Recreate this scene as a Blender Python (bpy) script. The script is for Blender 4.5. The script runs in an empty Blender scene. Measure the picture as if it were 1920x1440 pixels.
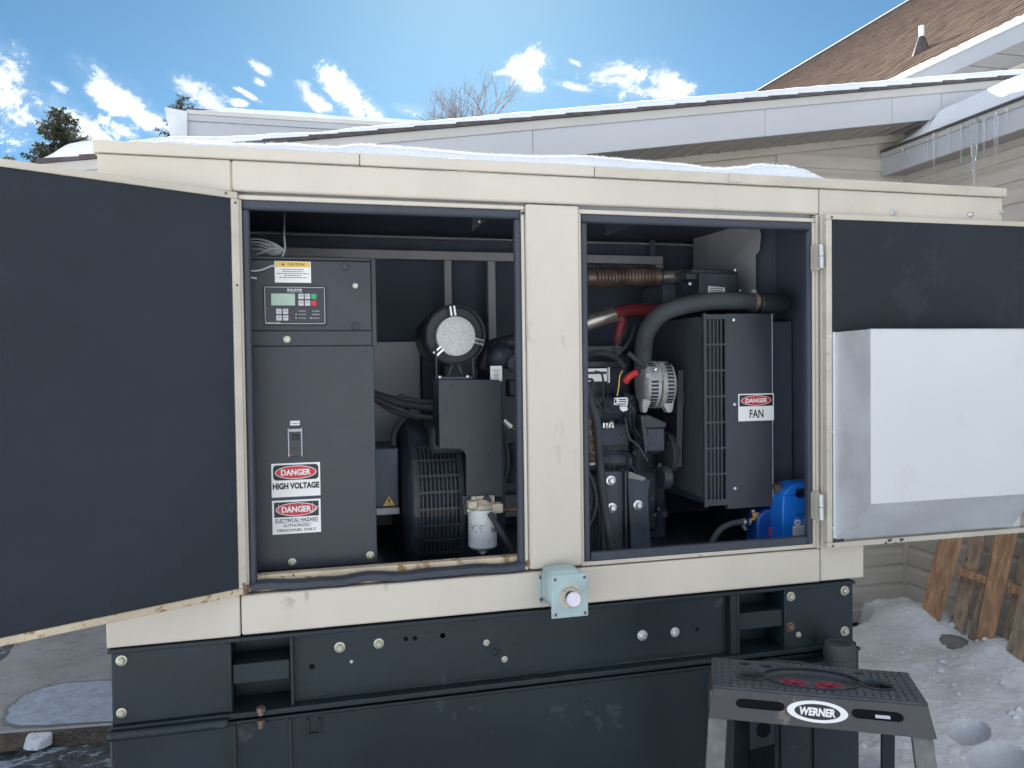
import bpy, math, random
from mathutils import Vector, Matrix, noise
import numpy as np
random.seed(7)
S = bpy.context.scene
COL = S.collection
rad = math.radians

# ------------------------------------------------------------------ camera
YAW, PITCH, ROLL, FPX = 0.24516903, -0.02421873, -0.01296674, 1442.0
EYE = Vector((0, 0, 1.6))
fw = Vector((math.sin(YAW)*math.cos(PITCH), math.cos(YAW)*math.cos(PITCH), math.sin(PITCH)))
r0 = Vector((math.cos(YAW), -math.sin(YAW), 0)); u0 = r0.cross(fw)
rt = math.cos(ROLL)*r0 + math.sin(ROLL)*u0
up = -math.sin(ROLL)*r0 + math.cos(ROLL)*u0
cd = bpy.data.cameras.new('camera'); cam = bpy.data.objects.new('camera', cd); COL.objects.link(cam)
cam.matrix_world = Matrix((( rt.x, up.x, -fw.x, EYE.x), (rt.y, up.y, -fw.y, EYE.y), (rt.z, up.z, -fw.z, EYE.z), (0, 0, 0, 1)))
cd.sensor_width = 36; cd.lens = 36*FPX/1920; cd.clip_start = 0.05; cd.clip_end = 2000
S.camera = cam

# ------------------------------------------------------------------ light
EXPOSURE = 2.55
SKY = 0.05
SUN = 5.0
sd = Vector((0.2033, 0.9947, 0.5761)).normalized()
sl = bpy.data.lights.new('sun', 'SUN'); sl.energy = SUN; sl.angle = rad(0.5); sl.color = (1, 0.95, 0.87)
so = bpy.data.objects.new('sun', sl); COL.objects.link(so)
so.rotation_euler = sd.to_track_quat('Z', 'Y').to_euler(); so.location = (3, 14, 12)
S.view_settings.view_transform = 'Standard'; S.view_settings.look = 'None'
S.view_settings.exposure = EXPOSURE; S.view_settings.gamma = 1; S.view_settings.use_curve_mapping = False

def ray(x, y):
    return fw + rt*((x-960)/FPX) - up*((y-720)/FPX)
def P(x, y, Y):
    "world point on the plane Y seen at photo pixel x, y"
    d = ray(x, y); return EYE + d*(Y/d.y)
def PZ(x, y, Z):
    d = ray(x, y); return EYE + d*((Z-EYE.z)/d.z)
def PX(x, y, X):
    d = ray(x, y); return EYE + d*(X/d.x)

class NT:
    def __init__(s, nt): s.nt = nt
    def n(s, t, **k):
        o = s.nt.nodes.new(t)
        for a, v in k.items(): setattr(o, a, v)
        return o
    def l(s, a, b): s.nt.links.new(a, b)
    def m(s, op, a, b=None, c=None, clamp=False):
        o = s.n('ShaderNodeMath', operation=op, use_clamp=clamp)
        for i, v in enumerate((a, b, c)):
            if v is None: continue
            if isinstance(v, (int, float)): o.inputs[i].default_value = v
            else: s.l(v, o.inputs[i])
        return o.outputs[0]
    def mr(s, v, a, b, c=0.0, d=1.0, t='SMOOTHSTEP'):
        o = s.n('ShaderNodeMapRange', interpolation_type=t)
        s.l(v, o.inputs[0])
        for i, q in enumerate((a, b, c, d)): o.inputs[i+1].default_value = q
        return o.outputs[0]

w = bpy.data.worlds.new('World'); S.world = w; w.use_nodes = True
T = NT(w.node_tree); w.node_tree.nodes.clear()
sky = T.n('ShaderNodeTexSky', sky_type='NISHITA'); sky.sun_disc = False
sky.sun_elevation = math.asin(sd.z); sky.sun_rotation = math.atan2(sd.x, sd.y)
sky.altitude = 300; sky.air_density = 0.5; sky.dust_density = 0.14; sky.ozone_density = 3.6
tint = T.n('ShaderNodeMix', data_type='RGBA', blend_type='MULTIPLY'); tint.inputs[0].default_value = 1
T.l(sky.outputs[0], tint.inputs[6]); tint.inputs[7].default_value = (0.455, 0.615, 0.54, 1)
tc = T.n('ShaderNodeTexCoord')
sep = T.n('ShaderNodeSeparateXYZ'); T.l(tc.outputs['Generated'], sep.inputs[0])
yy = T.m('MAXIMUM', sep.outputs[1], 0.05)
gx = T.m('DIVIDE', sep.outputs[0], yy); gz = T.m('DIVIDE', sep.outputs[2], yy)
# cloud banks, each an ellipse of direction; noise frays their edges
blobs = [(5,150,170,74,38),(60,225,90,22,30),(75,195,130,40,30),(225,185,110,40,38),(280,225,70,28,35),(362,168,66,22,33),(488,128,40,11,42),
 (490,155,16,9,30),(447,193,20,7,10),(470,180,30,6,30),(585,185,44,16,35),(655,180,66,26,52),(700,212,55,22,40),(768,208,38,15,15),
 (985,132,52,32,-30),(1000,160,32,30,20),(1215,170,80,22,0),(940,136,26,8,-10),(1075,163,50,9,12),(1180,148,80,36,8),(1245,155,60,38,20),(1078,117,18,6,25),
 (30,222,42,10,33),(75,205,30,8,40),(160,240,80,18,38),(230,245,50,16,30),(110,160,40,14,30),(-120,120,150,60,35)]
acc = None
for (cx, cy, a, b, ang) in blobs:
    c = ray(cx, cy); c = (c.x/c.y, c.z/c.y)
    t = rad(ang)
    e1 = ray(cx+a*math.cos(t), cy+a*math.sin(t)); e1 = (e1.x/e1.y-c[0], e1.z/e1.y-c[1])
    e2 = ray(cx-b*math.sin(t), cy+b*math.cos(t)); e2 = (e2.x/e2.y-c[0], e2.z/e2.y-c[1])
    det = e1[0]*e2[1]-e1[1]*e2[0]
    i00, i01, i10, i11 = e2[1]/det, -e2[0]/det, -e1[1]/det, e1[0]/det
    dx = T.m('SUBTRACT', gx, c[0]); dz = T.m('SUBTRACT', gz, c[1])
    p = T.m('MULTIPLY_ADD', dx, i00, T.m('MULTIPLY', dz, i01))
    q = T.m('MULTIPLY_ADD', dx, i10, T.m('MULTIPLY', dz, i11))
    r = T.m('MULTIPLY_ADD', p, p, T.m('MULTIPLY', q, q))
    v = T.m('SUBTRACT', 1.0, T.m('POWER', r, 0.5))
    acc = v if acc is None else T.m('MAXIMUM', acc, v)
acc = T.m('MAXIMUM', acc, -1.0)
mp = T.n('ShaderNodeMapping'); mp.inputs['Scale'].default_value = (1, 1, 1.25); T.l(tc.outputs['Generated'], mp.inputs[0])
n1 = T.n('ShaderNodeTexNoise', noise_dimensions='3D'); n1.inputs['Scale'].default_value = 15; n1.inputs['Detail'].default_value = 12; n1.inputs['Roughness'].default_value = 0.72; n1.inputs['Distortion'].default_value = 0.25
T.l(mp.outputs[0], n1.inputs['Vector'])
nz = T.m('SUBTRACT', n1.outputs[0], 0.5)
# broken cloud round the rest of the sky, thickened out of view to brighten shade
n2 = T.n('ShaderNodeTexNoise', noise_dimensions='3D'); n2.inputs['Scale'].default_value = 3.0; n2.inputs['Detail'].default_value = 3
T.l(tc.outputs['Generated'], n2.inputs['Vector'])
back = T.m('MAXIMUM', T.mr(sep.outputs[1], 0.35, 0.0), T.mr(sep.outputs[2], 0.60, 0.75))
fill_cloud = T.m('MULTIPLY_ADD', T.m('SUBTRACT', n2.outputs[0], 0.40), 6.0, 0.0)
fill_cloud = T.m('SUBTRACT', fill_cloud, T.m('MULTIPLY', T.m('SUBTRACT', 1.0, back), 3.0))
acc = T.m('MAXIMUM', acc, fill_cloud)
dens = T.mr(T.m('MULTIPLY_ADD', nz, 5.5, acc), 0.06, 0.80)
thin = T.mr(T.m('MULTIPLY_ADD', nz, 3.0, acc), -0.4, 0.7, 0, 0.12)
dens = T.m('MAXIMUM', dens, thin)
n3 = T.n('ShaderNodeTexNoise'); n3.inputs['Scale'].default_value = 22; n3.inputs['Detail'].default_value = 6; T.l(mp.outputs[0], n3.inputs['Vector'])
cr = T.n('ShaderNodeMix', data_type='RGBA'); T.l(T.mr(n3.outputs[0], 0.42, 0.66), cr.inputs[0])
cr.inputs[6].default_value = (3.3, 3.6, 4.1, 1); cr.inputs[7].default_value = (8.0, 8.0, 8.1, 1)
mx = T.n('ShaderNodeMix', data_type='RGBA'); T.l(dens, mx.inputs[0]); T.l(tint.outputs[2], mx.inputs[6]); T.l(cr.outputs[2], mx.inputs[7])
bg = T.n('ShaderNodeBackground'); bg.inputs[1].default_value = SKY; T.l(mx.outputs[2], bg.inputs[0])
wo = T.n('ShaderNodeOutputWorld'); T.l(bg.outputs[0], wo.inputs[0])

# ------------------------------------------------------------------ materials
def mat(name, col, rough=0.6, metal=0.0, var=0.12, vs=3.0, bump=0.0, bs=40.0, spot=None, spot_t=0.66, spot_s=14.0, spec=0.4, stretch=(1,1,1), alpha=None, trans=0.0, sss=0.0, spot2=None):
    m = bpy.data.materials.new(name); m.use_nodes = True
    t = NT(m.node_tree); b = m.node_tree.nodes['Principled BSDF']
    b.inputs['Roughness'].default_value = rough; b.inputs['Metallic'].default_value = metal
    b.inputs['Specular IOR Level'].default_value = spec
    if trans: b.inputs['Transmission Weight'].default_value = trans; b.inputs['IOR'].default_value = 1.31
    if sss:
        b.inputs['Subsurface Weight'].default_value = sss; b.inputs['Subsurface Radius'].default_value = (0.03, 0.035, 0.045)
    tcx = t.n('ShaderNodeTexCoord'); mpp = t.n('ShaderNodeMapping'); mpp.inputs['Scale'].default_value = stretch
    t.l(tcx.outputs['Object'], mpp.inputs[0])
    n = t.n('ShaderNodeTexNoise'); n.inputs['Scale'].default_value = vs; n.inputs['Detail'].default_value = 7; n.inputs['Roughness'].default_value = 0.6
    t.l(mpp.outputs[0], n.inputs['Vector'])
    mixn = t.n('ShaderNodeMix', data_type='RGBA')
    t.l(t.mr(n.outputs[0], 0.3, 0.7), mixn.inputs[0])
    mixn.inputs[6].default_value = (*[c*(1-var) for c in col], 1); mixn.inputs[7].default_value = (*[min(1, c*(1+var)) for c in col], 1)
    out = mixn.outputs[2]
    for k, (sp, th, sc) in enumerate([(spot, spot_t, spot_s)] + ([spot2] if spot2 else [])):
        if sp is None: continue
        s2 = t.n('ShaderNodeTexNoise'); s2.inputs['Scale'].default_value = sc; s2.inputs['Detail'].default_value = 8; s2.inputs['Roughness'].default_value = 0.7
        mq = t.n('ShaderNodeMapping'); mq.inputs['Location'].default_value = (3.1*k+1, 2, 5); t.l(mpp.outputs[0], mq.inputs[0]); t.l(mq.outputs[0], s2.inputs['Vector'])
        m2 = t.n('ShaderNodeMix', data_type='RGBA'); t.l(t.mr(s2.outputs[0], th, th+0.05), m2.inputs[0])
        t.l(out, m2.inputs[6]); m2.inputs[7].default_value = (*sp, 1); out = m2.outputs[2]
    t.l(out, b.inputs['Base Color'])
    rr = t.mr(n.outputs[0], 0.3, 0.7, max(0.02, rough-0.08), min(1, rough+0.1)); t.l(rr, b.inputs['Roughness'])
    if bump:
        nb = t.n('ShaderNodeTexNoise'); nb.inputs['Scale'].default_value = bs; nb.inputs['Detail'].default_value = 5
        t.l(mpp.outputs[0], nb.inputs['Vector'])
        bp = t.n('ShaderNodeBump'); bp.inputs['Strength'].default_value = min(1, bump); bp.inputs['Distance'].default_value = 0.01*max(1, bump)
        t.l(nb.outputs[0], bp.inputs['Height']); t.l(bp.outputs[0], b.inputs['Normal'])
    return m
M = {}
M['beige'] = mat('beige_paint', (0.555, 0.515, 0.445), 0.42, stretch=(1, 1, 0.4), var=0.07, vs=2.2, bump=0.04, bs=160, spot=(0.46, 0.43, 0.37), spot_t=0.64, spot_s=7, spot2=((0.30, 0.25, 0.19), 0.715, 26))
M['beige_old'] = mat('weathered_beige_paint', (0.52, 0.485, 0.41), 0.5, var=0.08, vs=5, bump=0.08, bs=120, spot=(0.3, 0.28, 0.22), spot_t=0.62, spot_s=26, spot2=((0.2, 0.14, 0.09), 0.7, 60), stretch=(1, 1, 2))
M['beige_rust'] = mat('rusting_beige_edge', (0.54, 0.46, 0.34), 0.6, var=0.15, vs=9, bump=0.2, bs=120, spot=(0.30, 0.18, 0.08), spot_t=0.545, spot_s=24, spot2=((0.07, 0.035, 0.02), 0.61, 45))
M['foam'] = mat('black_acoustic_foam', (0.028, 0.035, 0.045), 0.8, var=0.22, vs=1.6, bump=0.5, bs=330, spec=0.25, spot=(0.031, 0.039, 0.050), spot_t=0.56, spot_s=5, spot2=((0.09, 0.10, 0.11), 0.80, 40))
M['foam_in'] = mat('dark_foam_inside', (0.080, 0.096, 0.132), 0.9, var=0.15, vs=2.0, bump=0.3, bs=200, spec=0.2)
M['black'] = mat("black_steel", (0.032, 0.037, 0.049), 0.42, var=0.3, vs=2.6, bump=0.06, bs=180, spot=(0.06, 0.062, 0.066), spot_t=0.66, spot_s=6, spot2=((0.15, 0.15, 0.16), 0.77, 50))
M['skid'] = mat('black_chassis_paint', (0.010, 0.019, 0.026), 0.38, var=0.25, vs=1.8, bump=0.08, bs=90, spot=(0.032, 0.043, 0.052), spot_t=0.62, spot_s=7, spot2=((0.20, 0.22, 0.23), 0.745, 60))
M['engine'] = mat('engine_black', (0.040, 0.052, 0.072), 0.5, var=0.3, vs=12, bump=0.15, bs=90, spot=(0.10, 0.10, 0.10), spot_t=0.66, spot_s=20)
M['rubber'] = mat('black_rubber', (0.045, 0.050, 0.060), 0.7, var=0.25, vs=8, bump=0.12, bs=120, spot=(0.12, 0.12, 0.12), spot_t=0.7, spot_s=25)
M['seal'] = mat('rubber_seal', (0.045, 0.053, 0.070), 0.6, var=0.15, vs=6, bump=0.1, bs=90)
M['gray'] = mat('grey_inner_steel', (0.46, 0.48, 0.52), 0.5, var=0.12, vs=3, bump=0.03)
M['rail'] = mat('grey_inner_rail', (0.38, 0.38, 0.41), 0.5, var=0.1, vs=5)
M['zinc'] = mat('zinc_bolt', (0.48, 0.47, 0.38), 0.38, 0.6, var=0.25, vs=60, spot=(0.25, 0.2, 0.12), spot_t=0.62, spot_s=90)
M['steel'] = mat('bright_steel', (0.62, 0.64, 0.66), 0.3, 0.8, var=0.1, vs=12)
M['alu'] = mat('cast_aluminium', (0.36, 0.36, 0.375), 0.55, 0.25, var=0.18, vs=30, bump=0.2, bs=150, spot=(0.22, 0.21, 0.2), spot_t=0.62, spot_s=30)
M['silver'] = mat('speckled_silver_disc', (0.64, 0.65, 0.65), 0.6, 0.0, var=0.14, vs=160, bump=0.25, bs=300)
M['white'] = mat('white_sticker', (0.78, 0.79, 0.80), 0.5, var=0.03)
M['print'] = mat('black_print', (0.02, 0.022, 0.025), 0.5, var=0.05)
M['void'] = mat('shadowed_hole', (0.008, 0.009, 0.011), 0.9, var=0.05, spec=0.05)
M['red'] = mat('red_print', (0.52, 0.035, 0.05), 0.45, var=0.08)
M['discred'] = mat('dull_red_plastic', (0.26, 0.035, 0.06), 0.5, var=0.2, vs=30)
M['redpart'] = mat('red_plastic', (0.50, 0.03, 0.04), 0.4, var=0.2, vs=20)
M['redhose'] = mat('red_silicone_hose', (0.15, 0.02, 0.028), 0.5, var=0.2, vs=12)
M['yellow'] = mat('yellow_print', (0.72, 0.50, 0.12), 0.5, var=0.08)
M['lcd'] = mat('display_glass', (0.36, 0.50, 0.40), 0.25, var=0.04)
M['panelblack'] = mat('keypad_black', (0.03, 0.032, 0.045), 0.35, var=0.05)
M['key'] = mat('key_grey', (0.55, 0.57, 0.60), 0.5, var=0.05)
M['green'] = mat('key_green', (0.04, 0.38, 0.16), 0.5, var=0.05)
M['brass'] = mat('brass', (0.55, 0.33, 0.10), 0.4, 0.6, var=0.2, vs=40)
M['copper'] = mat('copper_brown', (0.17, 0.115, 0.085), 0.5, 0.4, var=0.4, vs=60)
M['tan'] = mat('frayed_insulation', (0.26, 0.19, 0.14), 0.9, var=0.5, vs=60, bump=0.8, bs=90)
M['altblue'] = mat('blue_grey_casting', (0.06, 0.085, 0.12), 0.5, var=0.12, vs=6)
M['filter'] = mat('white_filter_can', (0.70, 0.72, 0.74), 0.35, var=0.05, vs=10)
M['cream'] = mat('cream_casting', (0.55, 0.50, 0.40), 0.5, 0.1, var=0.2, vs=25, bump=0.2, spot=(0.3, 0.27, 0.2), spot_t=0.6, spot_s=30)
M['pipe'] = mat('polished_pipe', (0.45, 0.42, 0.38), 0.3, 0.8, var=0.2, vs=12)
M['bellow'] = mat('heat_stained_bellows', (0.19, 0.14, 0.12), 0.45, 0.6, var=0.4, vs=14)
M['blue'] = mat('blue_plastic', (0.01, 0.16, 0.62), 0.38, var=0.08, vs=12, spot=(0.03, 0.09, 0.3), spot_t=0.72, spot_s=30)
M['bluedk'] = mat('dark_blue_plastic', (0.01, 0.07, 0.30), 0.3, var=0.1, vs=12)
M['orange'] = mat('orange_print', (0.8, 0.35, 0.05), 0.5)
M['hood'] = mat('white_painted_sheet', (0.61, 0.635, 0.66), 0.38, var=0.03, vs=1.5, bump=0.02, bs=100, spot=(0.585, 0.60, 0.63), spot_t=0.60, spot_s=3.3, spot2=((0.2, 0.2, 0.22), 0.755, 40))
M['galv'] = mat('galvanised_sheet', (0.54, 0.565, 0.60), 0.42, 0.35, var=0.1, vs=6, spot=(0.52, 0.53, 0.55), spot_t=0.6, spot_s=12)
M['estop'] = mat('grey_blue_enamel', (0.36, 0.47, 0.48), 0.4, var=0.1, vs=14, bump=0.1, bs=120, spot=(0.12, 0.08, 0.04), spot_t=0.72, spot_s=30)
M['plate'] = mat('worn_label_ring', (0.48, 0.46, 0.39), 0.55, var=0.2, vs=25, spot=(0.42, 0.3, 0.15), spot_t=0.63, spot_s=25)
M['knob'] = mat('faded_pink_button', (0.74, 0.70, 0.80), 0.35, var=0.04)
M['ladder'] = mat('grey_plastic_step', (0.050, 0.051, 0.055), 0.45, var=0.22, vs=9, bump=0.12, bs=140, spot=(0.13, 0.115, 0.10), spot_t=0.57, spot_s=9, stretch=(1, 1, 0.5))
M['laddertop'] = mat('blue_grey_tread', (0.044, 0.052, 0.066), 0.42, var=0.2, vs=12, bump=0.12, bs=140, spot=(0.12, 0.12, 0.14), spot_t=0.68, spot_s=30)
M['leg'] = mat('grey_fibreglass_leg', (0.14, 0.145, 0.148), 0.6, var=0.25, vs=25, bump=0.2, bs=200, spot=(0.30, 0.30, 0.29), spot_t=0.62, spot_s=60)
M['cream_siding'] = mat('cream_vinyl', (0.55, 0.51, 0.455), 0.55, var=0.07, vs=3, bump=0.06, bs=90, stretch=(1, 1, 4), spot=(0.30, 0.27, 0.23), spot_t=0.72, spot_s=40)
M['soffit'] = mat('brown_grey_soffit', (0.38, 0.35, 0.33), 0.55, var=0.05)
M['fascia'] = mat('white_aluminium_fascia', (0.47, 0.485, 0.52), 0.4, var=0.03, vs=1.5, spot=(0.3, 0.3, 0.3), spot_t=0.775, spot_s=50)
M['trim'] = mat('ivory_trim', (0.47, 0.46, 0.44), 0.45, var=0.05)
M['shingle'] = mat('brown_shingle', (0.125, 0.095, 0.080), 1.0, var=0.3, vs=5, bump=0.2, bs=60, spec=0.0)
M['shedge'] = mat('dark_shingle_edge', (0.085, 0.075, 0.075), 0.9, var=0.3, vs=20, bump=0.4, bs=90)
M['packed'] = mat('packed_snow', (0.60, 0.61, 0.63), 0.8, var=0.12, vs=0.4, bump=0.3, bs=20)
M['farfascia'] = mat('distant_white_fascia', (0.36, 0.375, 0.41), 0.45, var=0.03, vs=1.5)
M['snow'] = mat('snow', (0.74, 0.78, 0.85), 0.8, var=0.05, vs=4, bump=0.6, bs=130, spec=0.2)
M['dirtysnow'] = mat('grainy_snow', (0.84, 0.875, 0.93), 0.8, var=0.06, vs=5, bump=0.6, bs=45, spec=0.25, spot=(0.72, 0.76, 0.82), spot_t=0.64, spot_s=8)
M['ice'] = mat('clear_ice', (0.93, 0.96, 1.0), 0.06, var=0.01, trans=0.92, bump=0.2, bs=30)
M['icechunk'] = mat('milky_ice', (0.68, 0.73, 0.82), 0.3, var=0.12, vs=30, bump=0.4, bs=60, trans=0.25)
M['concrete'] = mat('concrete', (0.30, 0.30, 0.31), 0.85, var=0.16, vs=5, bump=0.6, bs=120, spot=(0.13, 0.13, 0.135), spot_t=0.60, spot_s=18, spot2=((0.55, 0.58, 0.62), 0.745, 45))
M['frost'] = mat('frosted_concrete', (0.34, 0.40, 0.50), 0.45, var=0.2, vs=18, bump=0.8, bs=150, spot=(0.50, 0.56, 0.64), spot_t=0.58, spot_s=35)
M['asphalt'] = mat('icy_asphalt', (0.06, 0.07, 0.085), 0.35, var=0.6, vs=14, bump=2.5, bs=70, spot=(0.45, 0.55, 0.66), spot_t=0.53, spot_s=11, stretch=(1, 2.2, 1), spec=0.7)
M['damp'] = mat('damp_concrete', (0.16, 0.165, 0.175), 0.5, var=0.12, vs=8)
M['dirt'] = mat('wet_brown_slush', (0.10, 0.085, 0.07), 0.5, var=0.4, vs=14, bump=1, bs=70)
M['rubble'] = mat('dark_gravel', (0.05, 0.052, 0.055), 0.8, var=0.5, vs=60, bump=2, bs=80)
M['wood'] = mat('pallet_wood', (0.56, 0.33, 0.20), 0.75, var=0.3, vs=5, bump=0.3, bs=60, stretch=(7, 7, 0.8), spot=(0.18, 0.12, 0.08), spot_t=0.62, spot_s=6, spot2=((0.45, 0.40, 0.34), 0.66, 9))
M['woodgrey'] = mat('weathered_pallet_wood', (0.42, 0.32, 0.235), 0.8, var=0.3, vs=5, bump=0.3, bs=60, stretch=(7, 7, 0.8), spot=(0.11, 0.08, 0.06), spot_t=0.60, spot_s=6)
M['bark'] = mat('bark', (0.17, 0.14, 0.13), 0.9, var=0.3, vs=8)
M['needle'] = mat('spruce_needles', (0.030, 0.050, 0.026), 0.7, var=0.4, vs=3)
M['needle2'] = mat('dry_spruce_needles', (0.050, 0.052, 0.033), 0.7, var=0.4, vs=3)
M['stone'] = mat('grey_stone', (0.25, 0.25, 0.24), 0.8, var=0.2, vs=9, bump=0.5, bs=50)

# ------------------------------------------------------------------ mesh helpers
class MB:
    def __init__(s): s.v = []; s.f = []
    def add(s, vs, fs):
        k = len(s.v); s.v += [tuple(p) for p in vs]; s.f += [tuple(i+k for i in f) for f in fs]; return s
    def box(s, x0, x1, y0, y1, z0, z1):
        if x0 > x1: x0, x1 = x1, x0
        if y0 > y1: y0, y1 = y1, y0
        if z0 > z1: z0, z1 = z1, z0
        return s.add([(x0,y0,z0),(x1,y0,z0),(x1,y1,z0),(x0,y1,z0),(x0,y0,z1),(x1,y0,z1),(x1,y1,z1),(x0,y1,z1)],
            [(0,3,2,1),(4,5,6,7),(0,1,5,4),(1,2,6,5),(2,3,7,6),(3,0,4,7)])
    def hexa(s, a, b):
        "two quads (front a, back b) joined"
        return s.add(list(a)+list(b), [(0,1,2,3),(7,6,5,4),(0,4,5,1),(1,5,6,2),(2,6,7,3),(3,7,4,0)])
    def lathe(s, o, d, prof, n=20, a0=0, a1=None, capends=True):
        o = Vector(o); d = Vector(d).normalized(); a = d.orthogonal().normalized(); b = d.cross(a)
        k = len(s.v)
        for (t, r) in prof:
            for i in range(n):
                an = 2*math.pi*i/n
                s.v.append(tuple(o + d*t + (a*math.cos(an)+b*math.sin(an))*max(r, 1e-5)))
        for j in range(len(prof)-1):
            for i in range(n):
                s.f.append((k+j*n+i, k+j*n+(i+1)%n, k+(j+1)*n+(i+1)%n, k+(j+1)*n+i))
        if capends:
            s.f.append(tuple(k+i for i in range(n))[::-1]); s.f.append(tuple(k+(len(prof)-1)*n+i for i in range(n)))
        return s
    def cyl(s, p0, p1, r0, r1=None, n=14):
        p0 = Vector(p0); p1 = Vector(p1); d = p1-p0
        return s.lathe(p0, d, [(0, r0), (d.length, r0 if r1 is None else r1)], n)
    def tube(s, pts, r, n=10, sub=5, rf=None):
        pts = [Vector(p) for p in pts]
        if len(pts) > 2 and sub > 1:
            q = []
            e = [2*pts[0]-pts[1]] + pts + [2*pts[-1]-pts[-2]]
            for i in range(1, len(e)-2):
                for j in range(sub):
                    t = j/sub; a, b, c, d = e[i-1], e[i], e[i+1], e[i+2]
                    q.append(0.5*((2*b)+(c-a)*t+(2*a-5*b+4*c-d)*t*t+(3*b-a-3*c+d)*t**3))
            q.append(pts[-1]); pts = q
        k = len(s.v); L = len(pts); up_ = None
        for i, p in enumerate(pts):
            t = (pts[min(i+1, L-1)]-pts[max(i-1, 0)]).normalized()
            if up_ is None: up_ = t.orthogonal().normalized()
            up_ = (up_ - t*up_.dot(t)).normalized(); b = t.cross(up_)
            rr = r if rf is None else rf(i/(L-1))*r
            for m_ in range(n):
                an = 2*math.pi*m_/n; s.v.append(tuple(p+(up_*math.cos(an)+b*math.sin(an))*rr))
        for j in range(L-1):
            for i in range(n):
                s.f.append((k+j*n+i, k+j*n+(i+1)%n, k+(j+1)*n+(i+1)%n, k+(j+1)*n+i))
        s.f.append(tuple(k+i for i in range(n))[::-1]); s.f.append(tuple(k+(L-1)*n+i for i in range(n)))
        return s
    def prism(s, poly, y0, y1):
        "polygon in XZ, extruded from y0 (front) to y1"
        n = len(poly); 
        return s.add([(x, y0, z) for x, z in poly]+[(x, y1, z) for x, z in poly],
            [tuple(range(n)), tuple(range(2*n-1, n-1, -1))]+[(i, i+n, (i+1)%n+n, (i+1)%n) for i in range(n)])
    def disc(s, x, y, z, r, n=24, th=0.0006, rz=None):
        rz = r if rz is None else rz
        return s.prism([(x+r*math.cos(2*math.pi*i/n), z+rz*math.sin(2*math.pi*i/n)) for i in range(n)], y, y+th)
    def xf(s, M_): s.v = [tuple(M_ @ Vector(p)) for p in s.v]; return s

def mesh(name, mb, m, smooth=True):
    me = bpy.data.meshes.new(name); me.from_pydata([tuple(p) for p in mb.v], [], mb.f); me.validate()
    import bmesh
    bm = bmesh.new(); bm.from_mesh(me); bmesh.ops.recalc_face_normals(bm, faces=bm.faces); bm.to_mesh(me); bm.free()
    if smooth and len(me.polygons):
        me.polygons.foreach_set('use_smooth', [True]*len(me.polygons)); me.set_sharp_from_angle(angle=rad(38))
    me.materials.append(M[m] if isinstance(m, str) else m)
    return me
def link(name, me, parent=None, loc=None, bevel=0):
    o = bpy.data.objects.new(name, me); COL.objects.link(o)
    if loc is not None: o.location = loc
    if parent is not None:
        o.parent = parent; o.matrix_parent_inverse = PINV[parent.name]
        PINV[o.name] = PINV[parent.name] if loc is None else None
    else: PINV[o.name] = Matrix.Identity(4)
    if parent is not None: PINV[o.name] = Matrix.Identity(4) if loc is None else Matrix.Translation(-Vector(loc))
    if bevel:
        b = o.modifiers.new('bevel', 'BEVEL'); b.width = bevel; b.segments = 2; b.limit_method = 'ANGLE'; b.angle_limit = rad(40)
    return o
PINV = {}
def part(name, mb, m, parent, bevel=0, smooth=True, label=None, kind=None):
    o = link(name, mesh(name, mb, m, smooth), parent, None, bevel)
    if label: o['label'] = label
    if kind: o['kind'] = kind
    return o
def thing(name, label, cat, loc, group=None):
    o = bpy.data.objects.new(name, None); COL.objects.link(o); o.location = loc; o.empty_display_size = 0.1
    PINV[o.name] = Matrix.Translation(-Vector(loc))
    o['label'] = label; o['category'] = cat
    if group: o['group'] = group
    return o
def solo(name, mb, m, label=None, cat=None, group=None, kind=None, bevel=0, smooth=True):
    o = link(name, mesh(name, mb, m, smooth), None, None, bevel)
    if label: o['label'] = label
    if cat: o['category'] = cat
    if group: o['group'] = group
    if kind: o['kind'] = kind
    return o
def dupe(src, parent, loc, rot=None, label=None):
    o = src.copy(); COL.objects.link(o); o.parent = parent; o.matrix_parent_inverse = src.matrix_parent_inverse
    o.location = loc
    if rot is not None: o.rotation_euler = rot
    if label: o['label'] = label
    return o

_tc = {}
def text_geo(s, bold):
    if (s, bold) in _tc: return _tc[(s, bold)]
    c = bpy.data.curves.new('t', 'FONT'); c.body = s; c.size = 1; c.offset = bold; c.resolution_u = 3
    o = bpy.data.objects.new('t', c); COL.objects.link(o)
    dg = bpy.context.evaluated_depsgraph_get(); me = o.evaluated_get(dg).to_mesh()
    V = [tuple(v.co) for v in me.vertices]; F = [tuple(p.vertices) for p in me.polygons]
    o.evaluated_get(dg).to_mesh_clear(); bpy.data.objects.remove(o); bpy.data.curves.remove(c)
    xs = [v[0] for v in V]; ys = [v[1] for v in V]
    _tc[(s, bold)] = (V, F, min(xs), max(xs), min(ys), max(ys)); return _tc[(s, bold)]
def text(mb, s, x0, x1, z0, z1, y, bold=0.02):
    V, F, a, b, c, d = text_geo(s, bold)
    mb.add([(x0+(v[0]-a)/(b-a)*(x1-x0), y, z0+(v[1]-c)/(d-c)*(z1-z0)) for v in V], F); return mb

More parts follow.
